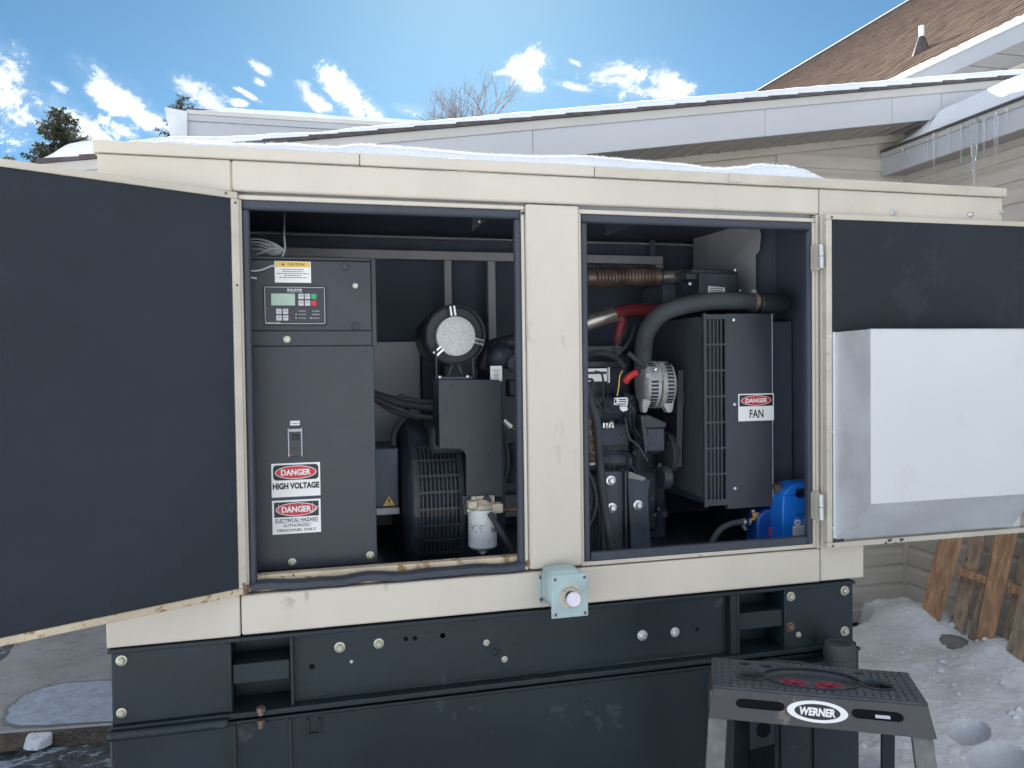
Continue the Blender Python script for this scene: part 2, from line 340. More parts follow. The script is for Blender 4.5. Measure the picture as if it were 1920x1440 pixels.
def rect(x0, y0, x1, y1, Y):
    a, b, c, d = P(x0, y0, Y), P(x1, y0, Y), P(x1, y1, Y), P(x0, y1, Y)
    return (a.x+d.x)/2, (b.x+c.x)/2, (c.z+d.z)/2, (a.z+b.z)/2      # X0 X1 Z0 Z1
def pbox(mb, x0, y0, x1, y1, Y, dep):
    X0, X1, Z0, Z1 = rect(x0, y0, x1, y1, Y); mb.box(X0, X1, Y, Y+dep, Z0, Z1); return mb
def ppoly(mb, pts, Y, dep):
    mb.prism([(P(x, y, Y).x, P(x, y, Y).z) for x, y in pts], Y, Y+dep); return mb
def ptube(mb, pts, r, n=10, sub=5):
    mb.tube([P(*p) for p in pts], r, n, sub); return mb

# ================================================================== GROUND
def sheet(name, x0, x1, y0, y1, nx, ny, h, m, **k):
    mb = MB()
    for j in range(ny+1):
        for i in range(nx+1):
            x = x0+(x1-x0)*i/nx; y = y0+(y1-y0)*j/ny; mb.v.append((x, y, h(x, y)))
    for j in range(ny):
        for i in range(nx):
            a = j*(nx+1)+i; mb.f.append((a, a+1, a+nx+2, a+nx+1))
    return solo(name, mb, m, **k)
ground = sheet('ground', -300, 300, -300, 400, 2, 2, lambda x, y: -0.05, 'packed', kind='structure')
sheet('asphalt', -4.5, 3.4, 2.0, 7.5, 130, 90, lambda x, y: 0.0+0.012*noise.noise(Vector((x*7, y*7, 0)))+0.01*noise.noise(Vector((x*23, y*23, 3))) - 0.02, 'asphalt', kind='structure')
sb = MB(); q = [PZ(-80, 1379, .06), PZ(230, 1356, .06), Vector((0.4, 3.7, .06)), Vector((0.4, 5.4, .06)), PZ(55, 1168, .06), PZ(36, 1195, .06), PZ(14, 1228, .06), PZ(-10, 1246, .06), PZ(-90, 1300, .06)]
n = len(q); sb.add([(p.x, p.y, .06) for p in q]+[(p.x, p.y, -.05) for p in q], [tuple(range(n))]+[(i, (i+1)%n, (i+1)%n+n, i+n) for i in range(n)])
solo('concrete_slab', sb, 'concrete', kind='structure', bevel=0.01)
fpts = [(14,1356),(13,1345),(22,1325),(45,1305),(75,1292),(110,1283),(150,1279),(205,1276),(260,1275),(260,1350),(180,1354),(110,1358),(50,1360)]
def patch(pts, grow, z, amp, seed):
    P3 = [PZ(x, y, z) for x, y in pts]; c_ = sum(P3, Vector())/len(P3); out = []
    for i in range(len(P3)):
        for k_ in range(7):
            p = P3[i].lerp(P3[(i+1)%len(P3)], k_/7); d = (p-c_).normalized()
            p = p+d*(grow+amp*noise.noise(Vector((p.x*14, p.y*14, seed)))+amp*.6*noise.noise(Vector((p.x*45, p.y*45, seed)))); out.append((p.x, p.y, z))
    return MB().add(out, [tuple(range(len(out)))])
solo('damp_patch', patch(fpts, .018, .0625, .012, 1), 'damp', kind='structure')
fb = patch(fpts, 0, .0645, .012, 1); solo('frost_patch', fb, 'frost', kind='structure')
a_, b_ = PZ(-80, 1379, .06), PZ(230, 1356, .06); dd = (b_-a_).normalized(); nn = Vector((dd.y, -dd.x, 0))
solo('wet_slab_edge', MB().hexa([a_+nn*.004+Vector((0,0,-.08)), b_+nn*.004+Vector((0,0,-.08)), b_+nn*.004+Vector((0,0,-.006)), a_+nn*.004+Vector((0,0,-.006))], [a_-nn*.01+Vector((0,0,-.08)), b_-nn*.01+Vector((0,0,-.08)), b_-nn*.01+Vector((0,0,-.006)), a_-nn*.01+Vector((0,0,-.006))]), 'dirt', kind='structure')
db = MB(); q = []
for px, py in [(-60,1402),(20,1392),(100,1382),(160,1376),(240,1366),(240,1378),(170,1386),(110,1392),(60,1398),(20,1408),(-60,1422)]:
    p = PZ(px, py, .004); q.append((p.x, p.y, .006))
db.add(q, [tuple(range(len(q)))]); solo('wet_slush', db, 'dirt', kind='structure')
# ice chunk
cb = MB(); c = PZ(71, 1391, 0.02); n = 9
ang = [(0.045+0.014*random.random(), 2*math.pi*i/n) for i in range(n)]
cb.add([(c.x+r*1.15*math.cos(a), c.y+r*0.9*math.sin(a), 0.0) for r, a in ang]+[(c.x+r*1.05*math.cos(a)+.004, c.y+r*.8*math.sin(a)+.012, 0.045+0.012*math.sin(a)) for r, a in ang],
    [tuple(range(n)), tuple(range(n, 2*n))]+[(i, (i+1)%n, (i+1)%n+n, i+n) for i in range(n)])
solo('ice_chunk', cb, 'icechunk', 'flat milky chunk of ice lying on the wet asphalt at the slab edge', 'ice', bevel=0.006)

# snow bank on the right
def sm(a, b, x):
    t = max(0, min(1, (x-a)/(b-a))); return t*t*(3-2*t)
def snowh(x, y):
    v = Vector((x, y, 0))
    h = 0.10 + 0.05*sm(2.0, 3.2, x)
    h += 0.10*math.exp(-((x-3.20)**2/.04+(y-3.50)**2/.04)) + 0.035*math.exp(-((x-2.85)**2/.10+(y-3.5)**2/.10))
    h += 0.11*math.exp(-((x-3.12)**2/.03+(y-2.98)**2/.03)) + 0.07*math.exp(-((x-3.3)**2/.03+(y-2.6)**2/.1))
    h -= 0.05*math.exp(-((x-3.05)**2/.01+(y-3.2)**2/.02))
    h += 0.034*noise.noise(v*3.1) + 0.013*noise.noise(v*8+Vector((0,0,4))) + 0.005*noise.noise(v*27+Vector((0,0,9)))+0.0045*noise.noise(v*70)
    for (fx, fy, a, b) in ((2.50, 2.52, .085, .062), (2.43, 2.32, .13, .085)):
        dx, dy = x-fx, y-fy; ca, sa = math.cos(.5), math.sin(.5)
        r = ((dx*ca+dy*sa)/a)**2+((-dx*sa+dy*ca)/b)**2
        f_ = 1-sm(.8, 1.35, r); h = h*(1-f_)-.035*f_
    edge = sm(0, .14, x-(1.86+.30*sm(2.6, 3.9, y))+0.05*noise.noise(v*5)) * sm(0, .16, (3.74+0.5*sm(2.9, 3.3, x)-y)+0.05*noise.noise(v*6)) * sm(.2, .6, y)
    return h*edge-0.03*(1-edge)
sheet('snow_bank', 1.7, 3.47, 0.2, 3.97, 190, 380, snowh, 'dirtysnow', kind='structure')
mb = MB()
for i in range(500):
    x = random.uniform(1.8, 3.1); y = random.uniform(3.2, 3.93); s = random.uniform(.006, .02); z = 0.0
    p = [(x+s*random.uniform(-1, 1)*k, y+s*random.uniform(-1, 1), z+s*random.uniform(0, 1.2)) for k in (1, 1, 1, 1, 1)]
    mb.add(p, [(0,1,2),(0,2,3),(0,3,4),(0,4,1),(1,2,3),(2,3,4)])
solo('gravel', mb, 'rubble', kind='stuff')
mb = MB(); rc = random.Random(77)
for i in range(900):
    x = rc.uniform(2.0, 3.4); y = rc.uniform(1.6, 3.9); 
    if snowh(x, y) < .06: continue
    s_ = rc.uniform(.003, .008) if rc.random() < .93 else rc.uniform(.012, .024)
    z = snowh(x, y)+s_*.3; k = len(mb.v)
    for (a, b, c_) in ((1,0,0),(-1,0,0),(0,1,0),(0,-1,0),(0,0,1),(0,0,-1)): mb.v.append((x+a*s_*rc.uniform(.7,1.3), y+b*s_*rc.uniform(.7,1.3), z+c_*s_*rc.uniform(.5,.9)))
    mb.f += [(k,k+2,k+4),(k+2,k+1,k+4),(k+1,k+3,k+4),(k+3,k,k+4),(k+2,k,k+5),(k+1,k+2,k+5),(k+3,k+1,k+5),(k,k+3,k+5)]
solo('snow_clumps', mb, 'dirtysnow', kind='stuff', label='small clumps of snow scattered over the snow bank beside the generator', cat='snow')
mb = MB(); a = P(1640, 1215, 3.7); b = P(1667, 1160, 3.8); mb.hexa([(a.x-.02,a.y,a.z),(a.x+.01,a.y,a.z),(b.x+.014,b.y,b.z),(b.x-.008,b.y,b.z)], [(a.x-.02,a.y+.02,a.z),(a.x+.01,a.y+.02,a.z),(b.x+.014,b.y+.02,b.z),(b.x-.008,b.y+.02,b.z)])
solo('metal_stake', mb, 'galv', 'short grey strip sticking out of the snow by the siding corner', 'stake')
mb = MB(); c = Vector((3.12, 3.22, 0.135))
for j in range(7):
    for i in range(14):
        th = math.pi*j/6; ph = 2*math.pi*i/14; rr = 1+0.12*noise.noise(Vector((i*1.3, j*1.7, 2)))
        mb.v.append((c.x+.07*rr*math.sin(th)*math.cos(ph), c.y+.15*rr*math.sin(th)*math.sin(ph), c.z+.055*rr*math.cos(th)))
for j in range(6):
    for i in range(14): mb.f.append((j*14+i, j*14+(i+1)%14, (j+1)*14+(i+1)%14, (j+1)*14+i))
solo('rock', mb, 'stone', 'rounded grey rock half buried in snow at the foot of the pallet', 'rock')

# ================================================================== BUILDING WITH LOW ROOF
WY, WX = 3.96, 3.46
def rz_top(x): return 2.625+0.1475*x       # top of the trim under the shingles
bl = thing('annex_building', 'low annex with cream lap siding and white fascia right behind the generator', 'building', (1.4, 4.2, 0))
def lap(L, z0, horizontal_x=True):
    mb = MB(); pr = [(0.0, 0.0), (0.0135, 0.0), (0.0145, 0.068), (0.005, 0.092), (0.003, 0.1135), (0.0, 0.1135)]
    n = len(pr)
    mb.add([(0, -o, z) for o, z in pr]+[(L, -o, z) for o, z in pr], [tuple(range(n))[::-1], tuple(range(n, 2*n))]+[(i, (i+1)%n, (i+1)%n+n, i+n) for i in range(n)])
    return mb
wb = MB().prism([(-.6, -.04), (3.6, -.04), (3.6, 3.0), (-.6, 2.38)], WY, WY+.15)
part('wall', wb, 'cream_siding', bl)
part('wall', MB().box(-3.0, -.86, 6.3, 6.45, -.05, 2.62), 'cream_siding', bl)  # unseen wall added behind the left door to keep sun off the slab
part('wall', MB().box(WX, WX+.15, -1.0, WY, -0.04, 2.69), 'cream_siding', bl)
planks = {}
def plank(L, loc, rot):
    k = round(L, 3)
    if k not in planks:
        planks[k] = mesh('siding_plank', lap(L, 0), 'cream_siding', smooth=False)
    o = link('siding_plank', planks[k], bl, loc); o.rotation_euler = rot
    o.matrix_parent_inverse = PINV[bl.name]
for i in range(27):
    z = 0.03+i*0.1125
    zt = z+0.1
    xs = max(-0.6, (zt+0.175-2.625)/0.1475) if zt > 2.3 else -0.6
    if xs < 3.3: plank(WX-.025-xs, (xs, WY-.0005, z), (0, 0, 0))
for i in range(24):
    z = 0.03+i*0.1125
    if z < 2.62: plank(4.9, (WX-.0005, WY-.025, z), (0, 0, -math.pi/2))
part('corner_post', MB().box(WX-.03, WX-.002, WY-.030, WY-.002, -.03, 2.95), 'cream_siding', bl, 0.003)
part('foundation', MB().box(-.6, WX-.02, WY-.004, WY+.1, -.1, 0.028), 'rubble', bl)
# roof over the front gable
RX0, RX1 = -1.12, 4.6
def rk(y0, y1, dz0, dz1, x0=RX0, x1=RX1):
    return MB().prism([(x0, rz_top(x0)+dz0), (x1, rz_top(x1)+dz0), (x1, rz_top(x1)+dz1), (x0, rz_top(x0)+dz1)], y0, y1)
part('roof_deck', rk(3.62, 8.2, -0.02, 0.004), 'shedge', bl)
part('trim', rk(3.592, 3.62, -0.042, 0.0), 'trim', bl)
xs = [RX0+.01, .25, 1.02, 2.28, 3.06, 3.383]
for a, b in zip(xs[:-1], xs[1:]):
    part('fascia', rk(3.600, 3.618, -0.182, -0.0425, a+.0012, b-.0012), 'fascia', bl)
part('fascia', MB().prism([(3.386, rz_top(3.386)-.0425), (4.6, rz_top(4.6)-.0425), (4.6, 2.712), (3.386, 2.712)], 3.602, 3.62), 'fascia', bl, label='white boxed return beside the snowy eave')
k = 0; x = RX0+.02
while x < 3.36:
    part('soffit_panel', MB().prism([(x, rz_top(x)-.172), (x+.1, rz_top(x+.1)-.172), (x+.1, rz_top(x+.1)-.166), (x, rz_top(x)-.166)], 3.62, 3.955), 'soffit', bl, smooth=False)
    part('soffit_seam', MB().prism([(x+.1, rz_top(x+.1)-.178), (x+.106, rz_top(x+.106)-.178), (x+.106, rz_top(x+.106)-.166), (x+.1, rz_top(x+.1)-.166)], 3.62, 3.955), 'trim', bl, smooth=False)
    x += .106
part('frieze', rk(3.925, 3.945, -.215, -.172, -.6, 3.43), 'cream_siding', bl)
x = RX0
while x < 4.4:
    L = random.uniform(.12, .22)
    part('shingle', MB().prism([(x, rz_top(x)+.001), (x+L*1.2, rz_top(x+L*1.2)+.001), (x+L*1.2, rz_top(x+L*1.2)+.013+.003*random.random()), (x, rz_top(x)+.019+.004*random.random())], 3.578+.004*random.random(), 3.9), 'shedge', bl, smooth=False)
    x += L
def snow_slab(name, x0, x1, y0, y1, nx, ny, base, thick, label, cat='snow', kind='stuff', under=0.01, mat_='snow'):
    mb = MB()
    for j in range(ny+1):
        for i in range(nx+1):
            u = i/nx; v = (j/ny)**2.2
            x = x0+(x1-x0)*u; y = y0+(y1-y0)*v
            mb.v.append((x, y, base(x, y)-under+thick(x, y)))
    for j in range(ny):
        for i in range(nx):
            a = j*(nx+1)+i; mb.f.append((a, a+1, a+nx+2, a+nx+1))
    k = len(mb.v)
    for i in range(nx+1):
        x = x0+(x1-x0)*i/nx; mb.v.append((x, y0, base(x, y0)-under))
    for i in range(nx): mb.f.append((i, k+i, k+i+1, i+1))
    return solo(name, mb, mat_, label, cat, kind=kind)
def th1(x, y):
    t = 0.052+0.008*noise.noise(Vector((x*1.2, 0, 1)))+.012*sm(.3, 2, x)
    t += 0.030*math.exp(-((x+.62)/.18)**2)+0.042*math.exp(-((x+.95)/.16)**2)-.012*math.exp(-((x-.02)/.12)**2)
    t *= sm(0, 0.03, x-RX0+.02)**.5*(0.35+.65*sm(0, .12, x-RX0))
    d = y-3.585
    return t*math.sqrt(max(0, min(1, d/0.03)))*0.85+0.006 + 0.015*sm(0, 2, d) + .003*noise.noise(Vector((x*14, y*14, 0)))
snow_slab('roof_snow', RX0-.0, 4.6, 3.585, 8.2, 420, 26, lambda x, y: rz_top(x)+.012, th1, 'long blanket of snow along the low annex roof edge behind the generator')
# eave on the right with its snow and icicles
EX, EZ0, EZ1 = 3.28, 2.70, 2.835
part('eave_fascia', MB().box(EX, EX+.02, -1.2, 3.945, EZ0, EZ1-.03), 'fascia', bl)
part('eave_trim', MB().box(EX-.006, EX+.02, -1.2, 3.945, EZ1-.029, EZ1), 'trim', bl)
part('eave_soffit', MB().box(EX+.021, WX-.001, -1.2, 3.94, EZ0+.01, EZ0+.018), 'soffit', bl)
part('eave_frieze', MB().box(WX-.03, WX-.016, -1.2, 3.93, EZ0-.03, EZ0+.009), 'trim', bl)
part('drip_edge', MB().prism([(EX-.014, EZ1+.001), (5.4, EZ1+.001+.25*2.1), (5.4, EZ1+.013+.25*2.1), (EX-.014, EZ1+.013)], -1.2, 3.60), 'shedge', bl)
part('drip_edge', MB().prism([(EX-.014, EZ1+.001), (EX+.12, EZ1+.034), (EX+.12, EZ1+.046), (EX-.014, EZ1+.013)], 3.601, 3.94), 'shedge', bl)
mb = MB(); nx_, ny_ = 26, 260
def eth(u, y):        # u metres up slope from the eave
    t = 0.115*sm(3.93, 3.5, y) + 0.02*noise.noise(Vector((0, y*2, 3)))
    return max(.004, t*(math.sqrt(min(1, max(0, u/0.09))))*(1)+0.012*noise.noise(Vector((u*6, y*6, 1)))*min(1, t*8))
for j in range(ny_+1):
    y = 3.93-(j/ny_)*5.0
    for i in range(nx_+1):
        u = (i/nx_)**1.8*0.9*(1 if y < 3.58 else .14)
        mb.v.append((EX-.012+u, y, EZ1+.012+.25*u+eth(u, y)))
for j in range(ny_):
    for i in range(nx_):
        a = j*(nx_+1)+i; mb.f.append((a, a+1, a+nx_+2, a+nx_+1))
solo('eave_snow', mb, 'snow', 'thick rounded snow lying on the right hand eave above the icicles', 'snow', kind='stuff')
ic = [(1693,279,303,3),(1707,274,283,2),(1751,253,336,4),(1779,243,295,3),(1802,235,316,4),(1826,228,350,13),(1845,221,310,4),(1865,215,307,4),(1870,214,287,3),(1888,207,230,3),(1740,262,290,2.5)]
nth = {1693:'first', 1707:'second', 1740:'third', 1751:'fourth', 1779:'fifth', 1802:'sixth', 1845:'seventh', 1865:'eighth', 1870:'ninth', 1888:'tenth'}
for (px, y0, y1, wpx) in ic:
    a = PX(px, y0, EX-.022); b = PX(px, y1, EX-.022); L = a.z-b.z; r = wpx/2*a.length/1500
    mb = MB(); pts = [a+Vector((0, 0, .01))]
    for i in range(1, 7): pts.append(Vector((a.x+random.uniform(-.001, .001), a.y+random.uniform(-.001, .001), a.z-L*i/6)))
    mb.tube(pts, r, 7, 2, rf=lambda t: max(.08, 1-t*.85)*(1+.15*math.sin(t*19)))
    big = wpx > 10
    solo('icicle', mb, 'ice', 'longest and thickest clear icicle hanging from the right eave' if big else nth[px]+' thin icicle counted from the left end of the snowy right eave', 'icicle', group=None if big else 'thin icicles along the right eave')

# ---------------- wing seen behind, left
wg = thing('rear_wing', 'grey white eave of a higher wing behind the low snowy roof', 'building', (0.8, 6.5, 0))
part('wall', MB().box(-0.85, 4.2, 6.3, 6.5, -.05, 3.25), 'cream_siding', wg)
a = P(352, 262, 6); b = P(352, 210, 6)
Z0, Z1 = 3.255, 3.46
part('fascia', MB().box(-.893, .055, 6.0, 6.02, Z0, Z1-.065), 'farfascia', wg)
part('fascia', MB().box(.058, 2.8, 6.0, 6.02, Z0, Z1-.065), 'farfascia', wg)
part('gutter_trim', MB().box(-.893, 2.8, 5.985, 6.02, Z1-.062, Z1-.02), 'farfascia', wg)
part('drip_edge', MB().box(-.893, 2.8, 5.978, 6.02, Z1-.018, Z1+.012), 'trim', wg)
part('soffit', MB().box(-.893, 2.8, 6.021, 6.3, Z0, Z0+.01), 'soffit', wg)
X0, X1, zz0, zz1 = rect(314, 207, 352, 262, 5.97)
part('end_cap', MB().prism([(X0+.02, zz0), (X1-.006, zz0), (X1, zz1), (X0-.02, zz1+.02)], 5.97, 6.3), 'galv', wg, 0.004, label='mottled galvanised end cap of the eave')
part('roof', MB().hexa([(-.9, 6.0, Z1+.013), (2.8, 6.0, Z1+.013), (2.8, 6.0, Z1+.03), (-.9, 6.0, Z1+.03)], [(-.9, 9, Z1+.6), (2.8, 9, Z1+.6), (2.8, 9, Z1+.62), (-.9, 9, Z1+.62)]), 'shedge', wg)
snow_slab('wing_snow', -.85, 2.8, 5.985, 7.2, 200, 12, lambda x, y: Z1+.02+.2*(y-6.0), lambda x, y: (0.035+.02*noise.noise(Vector((x*2, 0, 7))))*sm(-.86, -.6, x)*min(1, max(0, (y-5.985)/.02))+.006, 'thin snow on the eave of the higher wing behind')

# ---------------- big house with shingle roof, upper right
hs = thing('shingle_roof_house', 'large house with steep brown shingle roof and white eave at upper right', 'house', (8, 12, 0))
HE, HZ, HR = 6.0, 4.62, 12.6
HS = 0.70
def hz(x): return HZ+HS*(x-HE)
def skew(y): return -0.035*(y-9)       # the house stands slightly turned
def hp(u, y, dz=0): return (HE+u+skew(y), y, HZ+HS*u+dz)
part('roof', MB().hexa([hp(0, 2, -.02), hp(0, 26, -.02), hp(0, 26, 0), hp(0, 2, 0)], [hp(6.9, 2, -.02), hp(6.9, 26, -.02), hp(6.9, 26, 0), hp(6.9, 2, 0)]), 'shingle', hs)
mb = MB(); rw = 0; u = 0.0
while u < 6.85:
    y = 2.0 - random.random()*.3
    while y < 26:
        L = random.choice((.22, .3, .35)); L = L if y < 22 else L
        t = 0.012+random.random()*.001
        y2 = min(26, y+L)
        mb.add([hp(u-.01, y, .002), hp(u-.01, y2-.006, .002), hp(u-.01, y2-.006, t+.003), hp(u-.01, y, t+.003), hp(u+.125, y2-.006, .003), hp(u+.125, y, .003)], [(0,1,2,3),(3,2,4,5)])
        y += L
    u += .117
sh = part('shingle_courses', mb, 'shingle', hs, smooth=False, kind='stuff')
part('ridge_cap', MB().hexa([hp(6.8, 2, 0), hp(6.8, 26, 0), hp(6.8, 26, .07), hp(6.8, 2, .07)], [hp(7.0, 2, 0), hp(7.0, 26, 0), hp(7.0, 26, .07), hp(7.0, 2, .07)]), 'shedge', hs)
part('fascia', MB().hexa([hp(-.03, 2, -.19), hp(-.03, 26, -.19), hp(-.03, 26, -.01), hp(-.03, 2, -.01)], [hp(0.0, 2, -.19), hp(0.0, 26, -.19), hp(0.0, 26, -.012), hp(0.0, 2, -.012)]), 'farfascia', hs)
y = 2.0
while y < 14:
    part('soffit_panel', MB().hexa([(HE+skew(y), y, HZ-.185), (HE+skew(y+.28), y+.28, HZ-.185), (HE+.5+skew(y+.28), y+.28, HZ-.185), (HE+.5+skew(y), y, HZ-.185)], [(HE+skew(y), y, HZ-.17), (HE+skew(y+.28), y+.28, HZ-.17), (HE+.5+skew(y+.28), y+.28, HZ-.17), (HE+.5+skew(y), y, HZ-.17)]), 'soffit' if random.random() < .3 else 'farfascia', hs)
    y += .3
HWX = HE+.5
mb = MB()
part('wall', MB().hexa([(HWX+skew(2), 2, -.05), (HWX+skew(26), 26, -.05), (HWX+skew(26), 26, 4.5), (HWX+skew(2), 2, 4.5)], [(HWX+6, 2, -.05), (HWX+6, 26, -.05), (HWX+6, 26, 4.5), (HWX+6, 2, 4.5)]), 'cream_siding', hs)
for i in range(8):
    z = 3.45+i*.1125
    part('siding_plank', MB().hexa([(HWX-.015+skew(2), 2, z), (HWX-.015+skew(16), 16, z), (HWX-.004+skew(16), 16, z+.1125), (HWX-.004+skew(2), 2, z+.1125)], [(HWX+skew(2), 2, z), (HWX+skew(16), 16, z), (HWX+skew(16), 16, z+.1125), (HWX+skew(2), 2, z+.1125)]), 'cream_siding', hs, smooth=False)
part('frieze', MB().hexa([(HWX-.03+skew(2), 2, 4.27), (HWX-.03+skew(16), 16, 4.27), (HWX-.03+skew(16), 16, 4.384), (HWX-.03+skew(2), 2, 4.384)], [(HWX+skew(2), 2, 4.27), (HWX+skew(16), 16, 4.27), (HWX+skew(16), 16, 4.384), (HWX+skew(2), 2, 4.384)]), 'trim', hs)
def onroof(px, py):
    d = ray(px, py)      # z = HZ+HS*(x-HE-skew(y))
    # 1.6+t dz = HZ+HS*(t dx - HE +.035*(t dy-9))
    t = (HZ-1.6-HS*HE-HS*.035*9)/(d.z-HS*d.x-HS*.035*d.y); return EYE+d*t
vb = onroof(1728, 97); vt = P(1733, 49, vb.y)
rpx = vb.length/1500*4.0
vz = part('vent_flashing', MB().lathe(vb-Vector((0, 0, .05)), (0, 0, 1), [(0, rpx*3.4), (.10, rpx*2.4), (.22, rpx*1.15)], 16), 'shedge', hs)
part('vent_pipe', MB().lathe(vb, (0, 0, 1), [(0, rpx), (vt.z-vb.z, rpx), (vt.z-vb.z, rpx*.8), (vt.z-vb.z-.1, rpx*.8)], 14), 'white', hs)
mb = MB(); ny_ = 500
for j in range(ny_+1):
    y = 2+10*j/ny_
    t = max(0.004, 0.018+0.014*noise.noise(Vector((0, y*5, 0)))+.012*noise.noise(Vector((4, y*17, 0))))
    d = .05+.03*noise.noise(Vector((9, y*3, 0)))
    for (u, z) in ((-.045, -.03-.2*t), (-.05, t*.6), (-.02, t), (d*.6, t*.9), (d, .005)): mb.v.append(hp(u, y, z+.012))
for j in range(ny_):
    for i in range(4): a = j*5+i; mb.f.append((a, a+1, a+6, a+5))
solo('house_eave_snow', mb, 'snow', 'broken strip of snow along the white eave of the shingle roof house', 'snow', kind='stuff')

# ================================================================== TREES
def spruce(px, py, Y, h, wr, label, seed, base_z=-.05, k=1):
    rnd = random.Random(seed); top = P(px, py, Y); t = thing('spruce_tree', label, 'tree', (top.x, Y, base_z))
    H = top.z-base_z; mb = MB().tube([(top.x, Y, base_z), (top.x+.05, Y, base_z+H*.5), (top.x, Y, top.z)], .16, 7, 4, rf=lambda s: 1.02-s)
    part('trunk', mb, 'bark', t)
    crowns = [MB(), MB()]; wood = MB()
    z = top.z-.15; i = 0
    while z > top.z-h:
        f = (top.z-z)/h; R = wr*(f**.75)*1.0+.12
        nb = 6 if f < .15 else 9
        for b in range(nb):
            an = rnd.uniform(0, 6.28); L = R*rnd.uniform(.7, 1.2)*(1.3 if rnd.random() < .08 else 1); dr = -.22*L*(f+.1)
            p0 = Vector((top.x, Y, z)); d = Vector((math.cos(an), math.sin(an), 0))
            tip = p0+d*L+Vector((0, 0, dr+.18*L))
            mid = p0+d*L*.5+Vector((0, 0, dr*.9))
            wood.tube([p0, mid, tip], .018, 4, 2)
            ns = max(4, int(L*26*k))
            for q_ in range(ns):
                s = (q_+rnd.random())/ns
                c = p0.lerp(mid, s*2) if s < .5 else mid.lerp(tip, s*2-1)
                for side in (-1, 1):
                    o = Vector((-d.y, d.x, 0))*side*rnd.uniform(.05, .32)*min(1, L)*(1.1-s)+Vector((0, 0, rnd.uniform(-.16, .07)))
                    e = c+o+d*rnd.uniform(.0, .15); wv = Vector((rnd.uniform(-1, 1), rnd.uniform(-1, 1), rnd.uniform(-1, 1)))*.035
                    g = (e-c)*.3 + Vector((0, 0, rnd.uniform(-.06, .05)))
                    crowns[0 if rnd.random() < .72 else 1].add([c, e+wv, e+g, e-wv], [(0, 1, 2, 3)])
        z -= rnd.uniform(.13, .24)
    part('branches', wood, 'bark', t)
    part('crown', crowns[0], 'needle', t, smooth=False); part('crown', crowns[1], 'needle2', t, smooth=False)
spruce(113, 199, 34, 4.6, 1.9, 'dark green spruce standing left, behind the canopy corner', 3, k=1.5)
spruce(344, 178, 36, 4.2, 1.4, 'spruce with its tip showing above the galvanised end cap', 5, k=.7)
spruce(20, 288, 40, 4.2, .9, 'spruce top just showing above the open left door', 8, k=.6)
def bare(px, py, Y, spread, label, seed, n0=5, depth=6):
    rnd = random.Random(seed); top = P(px, py, Y); t = thing('bare_tree', label, 'tree', (top.x, Y, -.05))
    H = top.z; mb = MB(); tw = MB()
    part('trunk', MB().tube([(top.x, Y, -.05), (top.x+.1, Y, H*.35), (top.x, Y, H*.62)], .17, 7, 4, rf=lambda s: 1-.45*s), 'bark', t)
    def grow(p, d, L, r, k):
        q = p+d*L; m_ = (p+q)/2+Vector((rnd.uniform(-1, 1), rnd.uniform(-1, 1), rnd.uniform(-.5, .5)))*L*.08
        (mb if k > 3 else tw).tube([p, m_, q], r, 5 if k > 3 else 3, 1, rf=lambda s: 1-.3*s)
        if k == 0: return
        for i in range(3 if k > 1 else 2):
            a = Vector((rnd.uniform(-1, 1)*spread, rnd.uniform(-1, 1)*spread, rnd.uniform(-.15, .5))); nd = (d+a*.75).normalized()
            if nd.z < -.1: nd.z = .1
            grow(p.lerp(q, rnd.uniform(.45, 1)), nd, L*rnd.uniform(.62, .8), r*.62, k-1)
    for i in range(n0):
        grow(Vector((top.x, Y, H*(.5+.12*i/n0))), Vector((rnd.uniform(-.55, .55)*spread, rnd.uniform(-.3, .3), 1)).normalized(), H*.17*rnd.uniform(.8, 1.1), .085, depth)
    part('branches', mb, 'bark', t); part('twigs', tw, 'bark', t)
bare(883, 160, 46, 1.05, 'tall leafless tree above the snowy roof near the middle', 21, 8, 5)
bare(836, 182, 48, .8, 'smaller leafless tree left of the tall leafless tree', 22, 4, 5)
bare(212, 230, 50, 1.2, 'leafless tree between the spruce and the galvanised end cap', 23, 5, 5)

# ================================================================== GENERATOR SET
G = thing('generator_set', 'large cream generator enclosure on a black steel base with both doors open', 'generator', (0.6, 2.7, 0))
FY = 2.2
def gp(name, mb, m, bevel=0, label=None, kind=None, parent=None, smooth=True): return part(name, mb, m, parent or G, bevel, smooth, label, kind)
B3 = 0.004
# --- roof canopy
CX0, CX1 = -0.555, 2.333
gp('roof', MB().box(CX0+.003, CX1-.003, FY+.002, 3.28, 2.172, 2.190), 'beige')
for a, b, m_ in ((CX0, .119, 'beige'), (.121, .812, 'beige'), (.814, CX1, 'beige_old')):
    gp('roof_lip', MB().box(a, b, FY-.010, FY+.006, 2.163, 2.195), m_, .003)
gp('roof_lip', MB().box(CX0-.002, CX0+.012, FY+.007, 3.28, 2.163, 2.195), 'beige', .003)
gp('upper_fascia', MB().box(CX0+.008, -.2215, FY, FY+.05, 2.078, 2.162), 'beige', .003)
gp('upper_fascia', MB().box(-.2185, 1.589, FY-.003, FY+.02, 2.0795, 2.162), 'beige', .006)
gp('upper_fascia', MB().box(1.592, CX1-.010, FY, FY+.05, 2.072, 2.162), 'beige', .003)
gp('seam_strip', MB().box(-.2213, -.2187, FY+.004, FY+.03, 2.03, 2.16), 'beige_rust')
lp = MB(); X0, X1, Z0, Z1 = rect(1365, 324, 1391, 341, FY-.014); lp.prism([(X0, Z0), (X1, Z0), (X1-.004, Z1), (X0+.008, Z1)], FY-.015, FY-.0105); gp('lifting_tab', lp, 'beige_old', .002)
